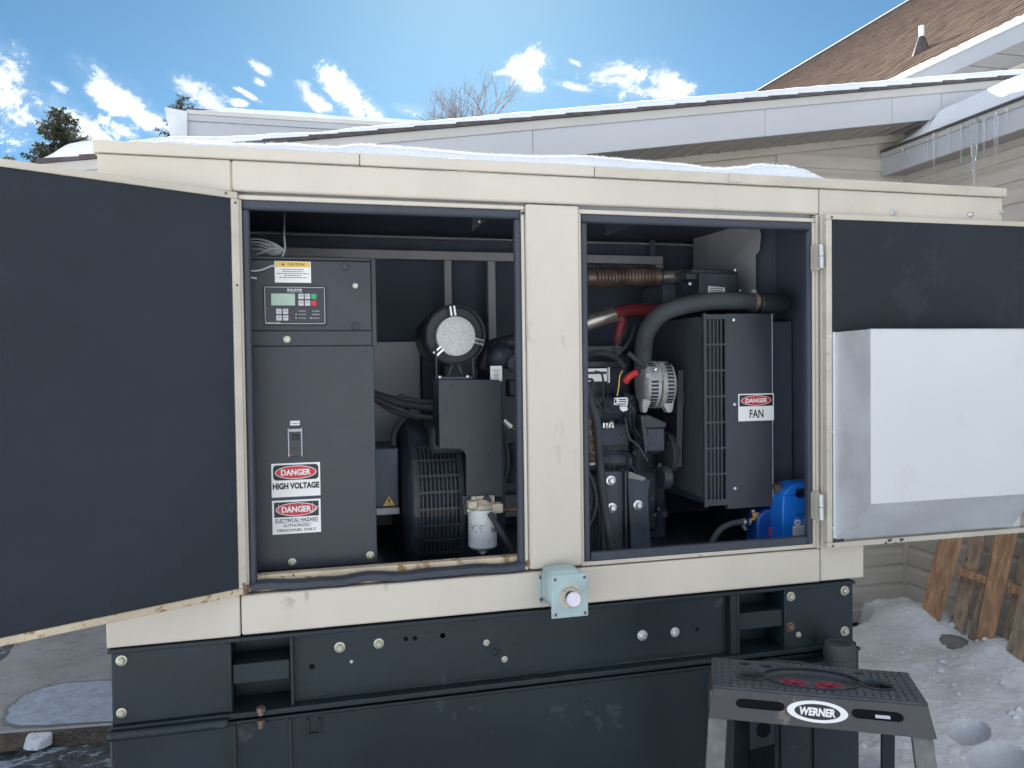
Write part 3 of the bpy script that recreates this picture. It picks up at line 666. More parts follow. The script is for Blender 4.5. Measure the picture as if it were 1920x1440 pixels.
# --- body shell
gp('end_wall', MB().box(CX0+.012, CX0+.03, FY+.051, 3.26, .93, 2.165), 'beige')
gp('end_wall', MB().box(1.74, 1.757, FY+.051, 3.26, .93, 1.10), 'beige')
gp('end_wall', MB().box(2.305, 2.322, FY+.051, 3.26, 1.1, 2.165), 'beige')
gp('discharge_floor', MB().box(1.758, 2.304, FY+.05, 3.26, 1.1, 1.115), 'beige')
gp('side_panel', MB().box(CX0+.010, -.222, FY, FY+.03, .988, 2.0775), 'beige', .003)
gp('side_panel', MB().box(1.592, 1.757, FY, FY+.03, .875, 2.0715), 'beige', .003)
gp('side_panel', MB().box(1.7575, 2.322, FY+.001, FY+.03, 1.10, 2.0715), 'beige', .003)
gp('lower_rail', MB().box(-.2185, 1.589, FY-.003, FY+.04, .873, .983), 'beige', .006)
gp('lower_rail', MB().box(-.555, -.2215, FY-.001, FY+.04, .871, .986), 'beige', .004)
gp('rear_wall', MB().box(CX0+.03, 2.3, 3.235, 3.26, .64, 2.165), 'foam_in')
gp('bolt_gap', MB().box(1.5895, 1.5918, FY+.006, FY+.03, .876, 2.16), 'print')
gp('center_column', MB().box(.597, .763, FY-.008, FY+.03, .991, 2.0745), 'beige', .007)
# opening edges: cream rolled lip then black rubber
def opening(x0, x1, z0, z1, sag=False):
    e = .010; y0 = FY+.003
    gp('opening_lip', MB().box(x0-e, x1+e, y0, y0+.03, z1, z1+e*1.3), 'beige', .003)
    gp('opening_lip', MB().box(x1, x1+e*1.1, y0+.001, y0+.029, z0-e, z1-.0005), 'beige', .003)
    gp('opening_lip', MB().box(x0-e*1.1, x0, y0+.001, y0+.029, z0-e, z1-.0005), 'beige', .003)
    gp('opening_lip', MB().box(x0-e, x1+e, y0-.001, y0+.03, z0-e*1.3, z0-.0002), 'beige_rust' if sag else 'beige_old', .002)
    t = .026
    y0 = FY+.0015
    gp('rubber_seal', MB().box(x0+.001, x1-.001, y0, y0+.026, z1-t, z1-.0005), 'seal', .007)
    gp('rubber_seal', MB().box(x0+.001, x0+t*.75, y0+.001, y0+.026, z0+.0005, z1-t-.0005), 'seal', .006)
    gp('rubber_seal', MB().box(x1-t*.75, x1-.001, y0+.001, y0+.026, z0+.0005, z1-t-.0005), 'seal', .006)
    if not sag: gp('rubber_seal', MB().box(x0+t*.76, x1-t*.76, y0, y0+.026, z0-.003, z0+t*1.0), 'seal', .006)
    else:
        mb = MB(); n = 60
        for i in range(n+1):
            x = x0+.004+(x1-x0-.008)*i/n; s = i/n
            o = .0022*math.sin(s*19)+.0012*math.sin(s*31+1)+.003*noise.noise(Vector((s*9, 0, 0)))
            c = z0-.002+o; hh = .0125
            for (dy, dz) in ((0.0, -hh), (-.010, -hh*.6), (-.010, hh*.6), (0.0, hh), (.02, hh), (.02, -hh)): mb.v.append((x, y0+dy, c+dz))
        for i in range(n):
            for k in range(6): mb.f.append((i*6+k, i*6+(k+1)%6, (i+1)*6+(k+1)%6, (i+1)*6+k))
        mb.f += [tuple(range(6)), tuple(n*6+k for k in range(6))]
        gp('rubber_seal', mb, 'seal', label='loose sagging black rubber seal on a rusty sill')
        gp('inner_sill', MB().box(x0+.002, x1-.002, y0+.028, y0+.06, z0-.01, z0+.023), 'beige_rust', .002)
opening(-.196, .585, 1.003, 2.058, True)
opening(.772, 1.567, 1.000, 2.054)
gp('jamb', MB().box(1.5785, 1.589, FY+.0, FY+.03, .984, 2.078), 'beige', .002)
gp('jamb', MB().box(-.2185, -.2075, FY, FY+.03, .984, 2.078), 'beige_rust', .002)
gp('edge_clip', MB().box(.586, .594, FY-.004, FY+.004, 2.045, 2.051), 'print')
gp('edge_tab', MB().box(.587, .595, FY-.004, FY+.004, 1.003, 1.018), 'copper')
# paint blemish and stains are their own patches of old paint
st = MB(); 
for cx, cy, rx, ry in ((540, 1131, 12, 12), (575, 1120, 4, 12)):
    c = P(cx, cy, FY-.0036); st.prism([(c.x+rx/660*(1+.25*math.sin(5*a))*math.cos(a), c.z+ry/660*(1+.2*math.cos(3*a))*math.sin(a)) for a in [i*.2618 for i in range(24)]], FY-.0036, FY-.0031)
gp('paint_blemish', st, 'plate')

# --- hex bolts
def hexbolt_mesh(m, washer=True):
    mb = MB()
    if washer: mb.lathe((0, 0, 0), (0, -1, 0), [(0, 1.0), (.22, 1.0), (.25, .92)], 20)
    mb.lathe((0, -.2, 0), (0, -1, 0), [(0, .70), (.55, .70), (.70, .50)], 6)
    mb.lathe((0, -.88, 0), (0, -1, 0), [(0, .40), (.06, .36)], 12)
    return mesh('bolt', mb, m)
BM = {k: hexbolt_mesh(k) for k in ('zinc', 'steel', 'copper', 'black')}
SCR = mesh('screw', MB().lathe((0, 0, 0), (0, -1, 0), [(0, 1), (.35, .9), (.6, .5)], 12), 'steel')
SCRD = mesh('screw', MB().lathe((0, 0, 0), (0, -1, 0), [(0, 1), (.35, .9), (.6, .5)], 12), 'copper')
def atY(me, name, px, py, Y, rpx, parent=None, rot=None):
    p = P(px, py, Y); o = link(name, me, parent or G, p); r = rpx*(p-EYE).dot(fw)/FPX; o.scale = (r, r, r)
    o.rotation_euler = (0, rot if rot is not None else random.uniform(0, 6.28), 0); return o
for px, py, r, k in ((228,1238,10,'zinc'),(228,1336,9,'zinc'),(637,1213,10,'zinc'),(710,1206,9.5,'zinc'),(1482,1118,9,'zinc'),(1583,1107,9,'zinc'),(1583,1183,9,'zinc'),(1481,1175,9,'copper')):
    atY(BM[k], 'bolt', px, py, FY+(.004 if px < 300 or px > 1380 else .026), r)
for px, py, r, k in ((1204,1191,10,'steel'),(1265,1185,9,'steel'),(912,1205,6,'zinc'),(946,1236,6,'zinc'),(1497,1190,5.5,'zinc'),(1429,1226,5,'copper')):
    atY(BM[k], 'bolt', px, py, FY+(.026 if px < 1380 else .004), r)
for px, py, r in ((1675,397,6.5),(1819,402,6),(1877,398,5)): atY(BM['steel'], 'bolt', px, py, FY-.001, r)

# --- skid
SZ = .868
gp('skid_flange', MB().box(-.552, 1.72, FY-.006, FY+.10, .857, .868), 'skid', .002)
gp('skid_plate', MB().box(-.546, -.250, FY+.004, FY+.016, .664, .8565), 'skid', .003)
gp('skid_plate', MB().box(1.458, 1.718, FY+.004, FY+.016, .655, .8565), 'skid', .003)
gp('skid_web', MB().box(-.088, 1.262, FY+.026, FY+.036, .664, .8565), 'skid', .002)
for (a, b) in ((-.250, -.090), (1.290, 1.458)):
    gp('pocket_back', MB().box(a-.04, b+.04, FY+.11, FY+.12, .66, .8565), 'skid')
    gp('pocket_bar', MB().box(a+.005, b-.005, FY+.006, FY+.09, .737, .792), 'skid', .003)
    gp('pocket_rib', MB().box(a-.006, a+.003, FY-.002, FY+.10, .664, .8565), 'skid', .002)
    gp('pocket_rib', MB().box(b-.003, b+.006, FY-.002, FY+.10, .664, .8565), 'skid', .002)
gp('pocket_rib', MB().box(1.262, 1.284, FY+.000, FY+.08, .664, .8565), 'skid', .002)
gp('skid_flange', MB().box(-.552, 1.72, FY-.010, FY+.10, .648, .6635), 'skid', .003)
gp('skid_flange', MB().box(-.554, -.252, FY-.030, FY-.0105, .632, .657), 'skid', .010, label='bent thick end of the bottom flange')
for px, py, r in ((761,1198,4.5),(778,1197,4.5),(830,1192,4.5),(585,1250,5),(1307,1180,4),(830,1192,5)):
    p = P(px, py, FY+.0255); gp('bolt_hole', MB().disc(p.x, p.y, p.z, r/640, th=.0004), 'void')
p = P(659, 1242, FY+.02); gp('bolt_hole', MB().disc(p.x, p.y+.0055, p.z, 3/640, th=.0004), 'plate')
p = P(928, 1220, FY+.02); gp('knockout_plug', MB().lathe((p.x, FY+.027, p.z), (0, -1, 0), [(0, .017), (.004, .017), (.005, .014), (.003, .013), (.003, .006), (.006, .005)], 20), 'skid')
for (x_, z0_, z1_) in ((-.249, .67, .85), (-.089, .67, .85), (1.287, .67, .85), (1.4585, .67, .85)):
    n_ = 24; gp('weld_bead', MB().tube([(x_+.0012*math.sin(i*2.1), FY+.003, z0_+(z1_-z0_)*i/n_) for i in range(n_+1)], .0042, 6, 1, rf=lambda t: 1+.3*math.sin(t*150)), 'skid')
gp('weld_bead', MB().tube([(-.08+1.33*i/90, FY+.0255+.0008*math.sin(i*1.7), .6655) for i in range(91)], .004, 6, 1, rf=lambda t: 1+.3*math.sin(t*500)), 'skid')
# fuel tank below
gp('fuel_tank', MB().box(-.555, 1.742, FY+.004, 3.2, .05, .63), 'skid', .006)
gp('tank_top', MB().box(-.553, 1.742, FY-.004, FY+.3, .6305, .640), 'skid', .002)
for x in (-.242, -.096, .62):
    if x < .5: gp('tank_rib', MB().box(x-.004, x+.004, FY-.004, FY+.0035, .06, .629), 'skid', .002)
gp('tank_hook', MB().box(-.052, -.046, FY-.006, FY+.0035, .575, .622).box(-.020, -.014, FY-.006, FY+.0035, .575, .622).box(-.0455, -.0205, FY-.003, FY+.0035, .575, .580), 'skid', .001)
for px, py, r in ((489, 1333, 9), (489, 1357, 8)):
    p = P(px, py, FY-.02); gp('hanging_bolt', MB().lathe((p.x, FY-.018, p.z-.012), (0, 0, 1), [(0, r*.0009), (.010, r*.0009), (.0101, r*.0014), (.022, r*.0014)], 6), 'copper')
# fill box with neck at the right
gp('fill_box', MB().box(1.33, 1.628, 2.06, FY+.003, .05, .622), 'skid', .005)
gp('fill_box_rib', MB().box(1.345, 1.353, 2.052, 2.059, .06, .6), 'skid', .002)
gp('fill_box_rib', MB().box(1.46, 1.466, 2.052, 2.059, .06, .6), 'skid', .002)
p = P(1430, 1372, 2.05); gp('hole_plate', MB().prism([(p.x-.045, p.z-.05), (p.x+.04, p.z-.04), (p.x+.04, p.z+.05), (p.x-.045, p.z+.05)], 2.046, 2.051), 'skid', .002)
gp('hole', MB().disc(p.x, 2.0452, p.z+.008, .024, th=.0006), 'void')
p = P(1578, 1226, 2.12)
gp('fuel_cap', MB().lathe((p.x, 2.13, .6225), (0, 0, 1), [(0, .048), (.010, .050), (.020, .046), (.026, .046), (.028, .050), (.050, .050), (.066, .047), (.072, .042), (.073, .030), (.068, .028)], 32), 'rubber')
mb = MB()
for k in range(6): mb.tube([(1.36+.01*k, 2.19, .635), (1.44, 2.13-.004*k, .640+.003*k), (1.52, 2.10+.006*k, .632), (1.60, 2.16, .630)], .004, 6, 5)
gp('coiled_cable', mb, 'rubber')

# --- warning signs and print
def sign(name, x0, y0, x1, y1, Y, parent=None):
    X0, X1, Z0, Z1 = rect(x0, y0, x1, y1, Y)
    return gp(name, MB().box(X0, X1, Y, Y+.0012, Z0, Z1), 'white', parent=parent), X0, X1, Z0, Z1
def ell(cx, cz, rx, rz, y, n=40): return MB().disc(cx, y, cz, rx, n, .0002, rz)
def danger(s, X0, X1, Z0, Z1, Y, zb, margin=.04, rounded=False):
    W = X1-X0; cx = (X0+X1)/2; mx = W*margin; zt = Z1-mx
    if rounded:
        r = .010; pts = []
        for (ax, az, a0) in ((X1-mx-r, zt-r, 0), (X0+mx+r, zt-r, 90), (X0+mx+r, zb+r, 180), (X1-mx-r, zb+r, 270)):
            for k in range(6): a = rad(a0+18*k); pts.append((ax+r*math.cos(a), az+r*math.sin(a)))
        gp('header', MB().prism(pts, Y-.0004, Y-.0001), 'print', parent=s)
    else: gp('header', MB().box(X0+mx, X1-mx, Y-.0004, Y-.0001, zb, zt), 'print', parent=s)
    cz = (zt+zb)/2; hz_ = (zt-zb)/2
    gp('oval_rim', ell(cx, cz, W*.425, hz_*.88, Y-.0007), 'white', parent=s)
    gp('oval', ell(cx, cz, W*.41, hz_*.80, Y-.0010), 'red', parent=s)
    gp('lettering', text(MB(), 'DANGER', cx-W*.305, cx+W*.305, cz-hz_*.40, cz+hz_*.40, Y-.0013, .03), 'white', parent=s)
CY = 2.32
s, X0, X1, Z0, Z1 = sign('high_voltage_sign', 509, 868, 600.5, 931, CY-.0015)
H = Z1-Z0; danger(s, X0, X1, Z0, Z1, CY-.0015, Z1-.50*H, .035, True)
gp('lettering', text(MB(), 'HIGH VOLTAGE', X0+.003, X1-.003, Z0+.23*H, Z0+.42*H, CY-.0021, .05), 'print', parent=s)
s, X0, X1, Z0, Z1 = sign('electrical_hazard_sign', 510.5, 937, 601.5, 1000, CY-.0015)
H = Z1-Z0; danger(s, X0, X1, Z0, Z1, CY-.0015, Z1-.50*H, .04)
W = X1-X0
gp('lettering', text(text(text(MB(), 'ELECTRICAL HAZARD', X0+.06*W, X1-.06*W, Z0+.345*H, Z0+.455*H, CY-.0021, .02), 'AUTHORIZED', X0+.22*W, X1-.22*W, Z0+.20*H, Z0+.285*H, CY-.0021, .012), 'PERSONNEL ONLY', X0+.10*W, X1-.10*W, Z0+.065*H, Z0+.15*H, CY-.0021, .012), 'print', parent=s)
gp('rule_line', MB().box(X0+.04*W, X1-.04*W, CY-.0021, CY-.0017, Z0+.313*H, Z0+.319*H), 'print', parent=s)
mb = MB()
for fx in (.13, .36, .62, .83): mb.box(X0+fx*W, X0+(fx+.008)*W, CY-.0032, CY-.0030, Z0+.62*H, Z1-.01)
mb.prism([(X0+.80*W, Z0+.60*H), (X1-.03*W, Z0+.80*H), (X1-.03*W, Z0+.82*H), (X0+.78*W, Z0+.61*H)], CY-.0032, CY-.0030)
gp('scratch', mb, 'hood', parent=s)
# --- control box
gp('control_box', MB().box(-.245, .158, CY+.006, 2.80, 1.005, 1.918), 'black', .003)
BX0, BX1 = -.245, .1535
gp('box_door', MB().box(BX0, BX1, CY, CY+.0055, 1.7095, 1.912), 'black', .002)
gp('box_band', MB().box(BX0, BX1, CY-.001, CY+.0055, 1.665, 1.708), 'black', .002)
gp('box_cover', MB().box(BX0, .158, CY-.0, CY+.0055, 1.015, 1.6635), 'black', .002)
gp('box_frame', MB().box(.1545, .168, CY-.004, CY+.02, 1.66, 1.922).box(BX0, .1544, CY-.004, CY+.02, 1.9135, 1.922), 'black', .002)
gp('box_foot', MB().box(BX0, .175, CY+.02, 2.75, .94, 1.004), 'engine')
s, X0, X1, Z0, Z1 = sign('caution_label', 515, 490, 583, 530, CY-.0012)
H = Z1-Z0; W = X1-X0
gp('header', MB().box(X0+.002, X1-.002, CY-.0016, CY-.0013, Z1-.27*H, Z1-.02*H), 'yellow', parent=s)
gp('lettering', text(MB(), 'CAUTION', X0+.36*W, X0+.82*W, Z1-.20*H, Z1-.08*H, CY-.0019, .01), 'print', parent=s)
mb = MB(); rnd = random.Random(4)
for k, (a, b) in enumerate(((.2, .8), (.22, .78), (.06, .94), (.26, .74), (.12, .9))):
    x = X0+a*W; z = Z0+(.60-.095*k)*H
    while x < X0+b*W: L = rnd.uniform(.004, .009); mb.box(x, min(x+L, X0+b*W), CY-.0019, CY-.0017, z, z+.030*H); x += L+.002
mb.prism([(X0+.20*W, Z1-.20*H), (X0+.27*W, Z1-.20*H), (X0+.235*W, Z1-.07*H)], CY-.0019, CY-.0017)
gp('small_print', mb, 'print', parent=s)
# keypad panel
PY_ = CY-.007
X0, X1, Z0, Z1 = rect(494.5, 536, 611, 609.5, PY_)
kp = gp('control_panel', MB().box(X0, X1, PY_, CY-.0002, Z0, Z1), 'panelblack', .002)
def kr(a, b, c, d): return X0+(X1-X0)*a, X0+(X1-X0)*b, Z1-(Z1-Z0)*d, Z1-(Z1-Z0)*c
# coordinates as fractions of the panel
def prt(name, a, b, c, d, m, th=.0006, bev=0):
    x0, x1, z0, z1 = kr(a, b, c, d); return gp(name, MB().box(x0, x1, PY_-th, PY_-.0001, z0, z1), m, bev, parent=kp)
mb = MB()
for (a, b, c, d) in ((.015, .985, .03, .042), (.015, .985, .958, .97), (.015, .023, .03, .97), (.977, .985, .03, .97)):
    x0, x1, z0, z1 = kr(a, b, c, d); mb.box(x0, x1, PY_-.0006, PY_-.0001, z0, z1)
gp('border_line', mb, 'key', parent=kp)
prt('display', .12, .50, .20, .50, 'lcd', .0010)
KW = .085
for (a, c, m_) in ((.555,.20,'key'),(.660,.20,'key'),(.763,.20,'green'),(.555,.37,'key'),(.660,.37,'key'),(.763,.37,'red'),(.195,.585,'key'),(.302,.585,'key'),(.195,.75,'key'),(.302,.75,'key')):
    prt('key', a, a+KW, c, c+.135, m_, .0018, .0006)
mb = MB()
def sm_text(s_, a, b, c, d, bold=.0): 
    x0, x1, z0, z1 = kr(a, b, c, d); text(mb, s_, x0, x1, z0, z1, PY_-.0009, bold)
sm_text('BALDOR', .38, .62, .075, .125, .02); sm_text('GENERATORS', .38, .62, .14, .165); sm_text('InteliLite MRS', .035, .26, .925, .955, .01)
for (a, c) in ((.53, .63), (.75, .63), (.53, .715), (.75, .715), (.53, .81), (.75, .81)): sm_text('ALARM' if c < .7 else ('MAINS' if c < .8 else 'RUNNING'), a+.02, a+.14, c, c+.022)
for (a, c) in ((.505, .805), (.745, .805), (.505, .715)):
    x0, x1, z0, z1 = kr(a, a+.016, c, c+.026); mb.box(x0, x1, PY_-.0009, PY_-.0007, z0, z1)
gp('lettering', mb, 'white', parent=kp)
mb = MB()
for (a, c, s_) in ((.555,.20,'MODE'),(.660,.20,'MODE'),(.555,.37,'HORN'),(.660,.37,'FAULT'),(.302,.585,'PAGE'),(.302,.75,'ENTER')):
    x0, x1, z0, z1 = kr(a+.014, a+KW-.014, c+.04, c+.075); text(mb, s_, x0, x1, z0, z1, PY_-.0021, .01)
for (a, c, sg) in ((.195, .585, 1), (.195, .75, -1)):
    x0, x1, z0, z1 = kr(a+.03, a+KW-.03, c+.05, c+.09); mb.prism([(x0, z0 if sg > 0 else z1), (x1, z0 if sg > 0 else z1), ((x0+x1)/2, z1 if sg > 0 else z0)], PY_-.0021, PY_-.0019)
gp('key_print', mb, 'print', parent=kp)
def lock(px, py, r, Y=CY, m_='zinc'):
    p = P(px, py, Y); k = r/640*1.0
    return gp('lock', MB().lathe((p.x, Y, p.z), (0, -1, 0), [(0, k), (.004, k), (.005, k*.9), (.004, k*.62), (.0025, k*.6), (.0025, k*.42), (.005, k*.38), (.0055, k*.1)], 24), m_)
lock(666, 536, 5.5); lock(538, 636.5, 7, CY-.001); lock(667, 612.5, 7.5, CY-.001, 'black')
p = P(647, 500.5, CY); gp('knob', MB().lathe((p.x, CY, p.z), (0, -1, 0), [(0, .0105), (.003, .0105), (.005, .008)], 20), 'engine')
for px, py, r in ((687, 659.5, 3), (691.5, 837, 3)): p = P(px, py, CY); gp('hole', MB().disc(p.x, CY-.0004, p.z, r/640, th=.0003), 'print')
atY(BM['zinc'], 'bolt', 548, 1054, CY-.0005, 7.5); atY(BM['zinc'], 'bolt', 694, 1041, CY-.0005, 7.5)
# breaker
X0, X1, Z0, Z1 = rect(540, 802, 567, 856, CY)
br = gp('breaker', MB().box(X0, X1, CY-.003, CY-.0002, Z0, Z1), 'panelblack', .001)
gp('breaker_rim', MB().box(X0, X0+.0035, CY-.006, CY-.0032, Z0, Z1).box(X1-.0035, X1, CY-.006, CY-.0032, Z0, Z1).box(X0+.0036, X1-.0036, CY-.006, CY-.0032, Z1-.011, Z1-.003), 'gray', .0008, parent=br)
gp('toggle', MB().box(X0+.012, X1-.010, CY-.012, CY-.0032, Z0+.048, Z0+.064), 'print', .0015, parent=br)
gp('toggle_slot', MB().box(X0+.010, X1-.008, CY-.0045, CY-.0032, Z0+.020, Z0+.036), 'engine', parent=br)
gp('red_mark', MB().box(X0+.005, X0+.012, CY-.0045, CY-.0032, Z0+.003, Z0+.007), 'redpart', parent=br)
s, X0, X1, Z0, Z1 = sign('breaker_label', 544, 789, 562, 797.5, CY-.0012)
gp('lettering', text(MB(), 'TO GENERATOR', X0+.002, X1-.002, Z0+.0035, Z0+.0075, CY-.0016), 'print', parent=s)
# --- wires at the upper left
mb = MB(); mw = MB()
for k in range(6):
    y = 448+k*4
    ptube(mb, [(440, y+6+k, 2.5), (480, y+2*math.sin(k*2), 2.42), (512, y+8+k*.3, 2.38), (534, 470, 2.37)], .0028, 6)
ptube(mb, [(440, 482, 2.5), (480, 478, 2.40), (510, 466, 2.37), (534, 470, 2.36)], .0034, 6)
ptube(mb, [(534, 400, 2.6), (533, 440, 2.4), (534, 470, 2.36), (522, 490, 2.33), (510, 500, 2.315)], .0028, 6)
ptube(mb, [(440, 505, 2.29), (470, 508, 2.3), (490, 506, 2.31), (510, 498, 2.315)], .0026, 6)
ptube(mb, [(440, 521, 2.29), (465, 520, 2.29), (481, 522, 2.30)], .0030, 6)
gp('loose_wires', mb, 'gray')
# --- interior
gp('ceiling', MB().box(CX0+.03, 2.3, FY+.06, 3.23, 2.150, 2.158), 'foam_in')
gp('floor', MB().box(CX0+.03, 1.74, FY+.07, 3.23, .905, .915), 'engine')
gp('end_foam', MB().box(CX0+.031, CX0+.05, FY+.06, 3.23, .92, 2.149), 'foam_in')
gp('roof_beam', MB().box(-.5, 2.28, 2.235, 2.26, 2.065, 2.149), 'gray', .002)
gp('roof_ledge', MB().box(-.5, 1.74, 3.17, 3.225, 2.128, 2.133), 'rail')
gp('gusset', MB().prism([(P(885,412,2.5).x, 2.148), (P(885,412,2.5).x, P(885,434,2.5).z), (P(960,404,2.5).x, 2.148)], 2.5, 2.504), 'black')
gp('gusset', MB().prism([(P(1135,415,2.6).x, 2.148), (P(1135,415,2.6).x, P(1135,441,2.6).z), (P(1250,410,2.6).x, 2.148)], 2.6, 2.604), 'black')
atY(SCR, 'screw', 899, 415, 2.499, 3)
gp('cross_rail', MB().box(-.53, 1.485, 3.15, 3.18, 2.038, 2.074), 'rail', .003)
for (a, b, z) in ((.507, .538, 1.70), (.691, .724, 1.0), (1.452, 1.487, 1.2)):
    gp('post', MB().box(a, b, 3.152, 3.18, z, 2.0375), 'rail', .003)
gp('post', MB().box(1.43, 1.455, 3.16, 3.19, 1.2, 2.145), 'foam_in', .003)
gp('rear_panel', MB().box(.10, .405, 3.18, 3.20, .95, 1.703), 'gray', .003)
gp('rear_panel', MB().box(.42, 1.30, 3.185, 3.20, .95, 1.68), 'gray', .003)
gp('conduit_post', MB().box(.408, .50, 3.14, 3.179, .95, 1.70), 'engine', .003)
gp('conduit_post', MB().cyl((.475, 3.12, .95), (.475, 3.12, 1.62), .009), 'black')
# angled bulkhead at the radiator
a, b, c, d, e = P(1300, 428, 3.12), P(1426, 412, 2.65), P(1424, 470, 2.65), P(1417, 478, 2.66), P(1417, 560, 2.66)
f = P(1300, 560, 3.12)
def plate3(pts, off):
    mb = MB(); n = len(pts); o = Vector(off)
    mb.add([tuple(p) for p in pts]+[tuple(p+o) for p in pts], [tuple(range(n)), tuple(range(2*n-1, n-1, -1))]+[(i, (i+1)%n, (i+1)%n+n, i+n) for i in range(n)]); return mb
b2 = P(1420, 440, 2.652)
gp('bulkhead', plate3([a, P(1400, 412, 2.75), P(1421, 420, 2.66), P(1427, 440, 2.65), c, d, e, f], (.006, .01, 0)), 'gray')
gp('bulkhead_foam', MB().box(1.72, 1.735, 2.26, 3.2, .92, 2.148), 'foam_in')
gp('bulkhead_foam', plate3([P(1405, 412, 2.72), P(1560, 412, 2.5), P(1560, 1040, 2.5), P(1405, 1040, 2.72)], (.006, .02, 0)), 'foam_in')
# --- air cleaner
ac = Vector(P(855, 628, 2.55))
gp('air_cleaner', MB().lathe(ac, (0, 1, 0), [(.035, .070), (.034, .094), (.0, .0975), (-.002, .1005), (.004, .1035), (.010, .1005), (.10, .1005), (.105, .104), (.115, .104), (.12, .1005), (.34, .096), (.36, .08), (.362, .03)], 44), 'black')
acb = gp('air_cleaner_disc', MB().lathe(ac+Vector((0, -.004, -.004)), (0, 1, 0), [(0, .062), (.003, .066), (.02, .066), (.035, .066)], 40), 'silver', label='bright speckled end disc of the air cleaner')
for an in (97, -16, 222):
    a = rad(an); d = Vector((math.cos(a), 0, math.sin(a))); t = Vector((-d.z, 0, d.x))
    for k in (-1, 1):
        c0 = ac+d*.064+t*k*.0065; c1 = ac+d*.0985+t*k*.0065
        gp('clip', MB().hexa([c0-t*.004+Vector((0,-.006,0)), c0+t*.004+Vector((0,-.006,0)), c1+t*.004+Vector((0,-.003,0)), c1-t*.004+Vector((0,-.003,0))], [c0-t*.004+Vector((0,.01,0)), c0+t*.004+Vector((0,.01,0)), c1+t*.004+Vector((0,.01,0)), c1-t*.004+Vector((0,.01,0))]), 'steel', .001)
# bracket under it
mb = MB(); pbox(mb, 817, 655, 820, 712, 2.52, .02); pbox(mb, 886, 670, 889, 712, 2.52, .02); pbox(mb, 822, 706, 886, 711, 2.5, .1)
ppoly(mb, [(836, 712), (842, 706), (850, 684), (846, 684), (840, 700), (833, 709)], 2.55, .01); ppoly(mb, [(858, 684), (866, 706), (876, 712), (880, 709), (870, 702), (862, 684)], 2.55, .01)
gp('cleaner_bracket', mb, 'black', .001)
atY(SCR, 'screw', 825, 707, 2.499, 3.2); atY(SCR, 'screw', 877, 706, 2.499, 3.2)
# mounting plate with cut corner
gp('mounting_plate', ppoly(MB(), [(822,712),(934,712),(940,717),(943,932),(874,930),(874,856),(871,848),(863,842),(824,841)], 2.5, .006), 'black', .0015)
gp('mounting_plate_side', MB().box(P(941, 720, 2.5).x, P(941, 720, 2.5).x+.004, 2.507, 2.64, P(941, 930, 2.5).z, P(941, 718, 2.5).z), 'black')
X0 = P(822, 712, 2.5).x; gp('mounting_plate_side', MB().box(X0+.001, X0+.005, 2.507, 2.64, P(822, 840, 2.5).z, P(822, 714, 2.5).z), 'black')
for px, py, r in ((846,723,3.5),(847,832,3),(887,854,3),(917,853,3.5),(893,917,2),(922,732,2),(836,757,2),(837,768,2.6),(835,750,1.6)):
    p = P(px, py, 2.4994); gp('bolt_hole', MB().disc(p.x, 2.4994, p.z, r/560, th=.0004), 'print')
s, X0, X1, Z0, Z1 = sign('lift_eye_label', 919.5, 686, 941.5, 715, 2.52)
mb = MB(); H = Z1-Z0; W = X1-X0
for k, s_ in enumerate(('LIFT EYE', 'FOR', 'ENGINE', 'ONLY')):
    ww = (.62, .28, .5, .4)[k]; text(mb, s_, X0+W*(.5-ww/2), X0+W*(.5+ww/2), Z1-H*(.34+.15*k), Z1-H*(.25+.15*k), 2.5194, .01)
gp('lettering', mb, 'print', parent=s)
# --- alternator end
ax = Vector((.27, 2.87, 1.115)); 
gp('alternator_body', MB().lathe(ax, (1, 0, 0), [(0, .24), (.005, .275), (.025, .30), (.055, .30), (.075, .285), (.30, .285), (.31, .30), (.345, .30), (.35, .2)], 48), 'engine', .0)
X0, X1, Z0, Z1 = rect(700, 840, 748, 965, 2.70)
gp('terminal_box', MB().box(X0, X1, 2.70, 2.95, Z0+.025, Z1), 'altblue', .006)
gp('terminal_box_base', MB().box(X0, X1, 2.695, 2.95, Z0, Z0+.024), 'gray', .003)
s = MB(); ppoly(s, [(718, 949), (741, 947.5), (729, 930)], 2.692, .0006); s = gp('warning_triangle', s, 'yellow')
s2 = MB(); ppoly(s2, [(728.6, 943), (730.4, 943), (731.2, 935), (727.8, 935)], 2.6912, .0004); ppoly(s2, [(728.4, 947), (730.6, 947), (730.6, 944.6), (728.4, 944.6)], 2.6912, .0004); gp('exclamation_mark', s2, 'print', parent=s)
gp('flange_top', MB().box(.36, .62, 2.60, 2.95, 1.30, 1.40), 'engine', .02)
# slotted guard on the curved front
mb = MB(); R_ = .312; cyc = Vector((0, 2.87, 1.115)); gx0, gx1 = .315, .455
def cyp(x, a, r=R_): return (x, cyc.y-r*math.cos(a), cyc.z+r*math.sin(a))
a0, a1 = rad(-50), rad(42); nr = 9; nc = 10
def curved(x0, x1, t0, t1, r0=R_, th=.006, seg=8):
    for k in range(seg):
        u0 = t0+(t1-t0)*k/seg; u1 = t0+(t1-t0)*(k+1)/seg
        mb.hexa([cyp(x0, u0, r0), cyp(x1, u0, r0), cyp(x1, u1, r0), cyp(x0, u1, r0)], [cyp(x0, u0, r0-th), cyp(x1, u0, r0-th), cyp(x1, u1, r0-th), cyp(x0, u1, r0-th)])
for c in range(nc+1):
    x = gx0+(gx1-gx0)*c/nc; curved(x-.0025, x+.0025, a0, a1)
for r in range(nr+1):
    t = a0+(a1-a0)*r/nr; curved(gx0-.002, gx1+.002, t-.014, t+.014, R_+.0006, .0072, 1)
curved(gx0-.016, gx0-.003, a0-.02, a1+.05); curved(gx1+.003, gx1+.016, a0-.02, a1+.05)
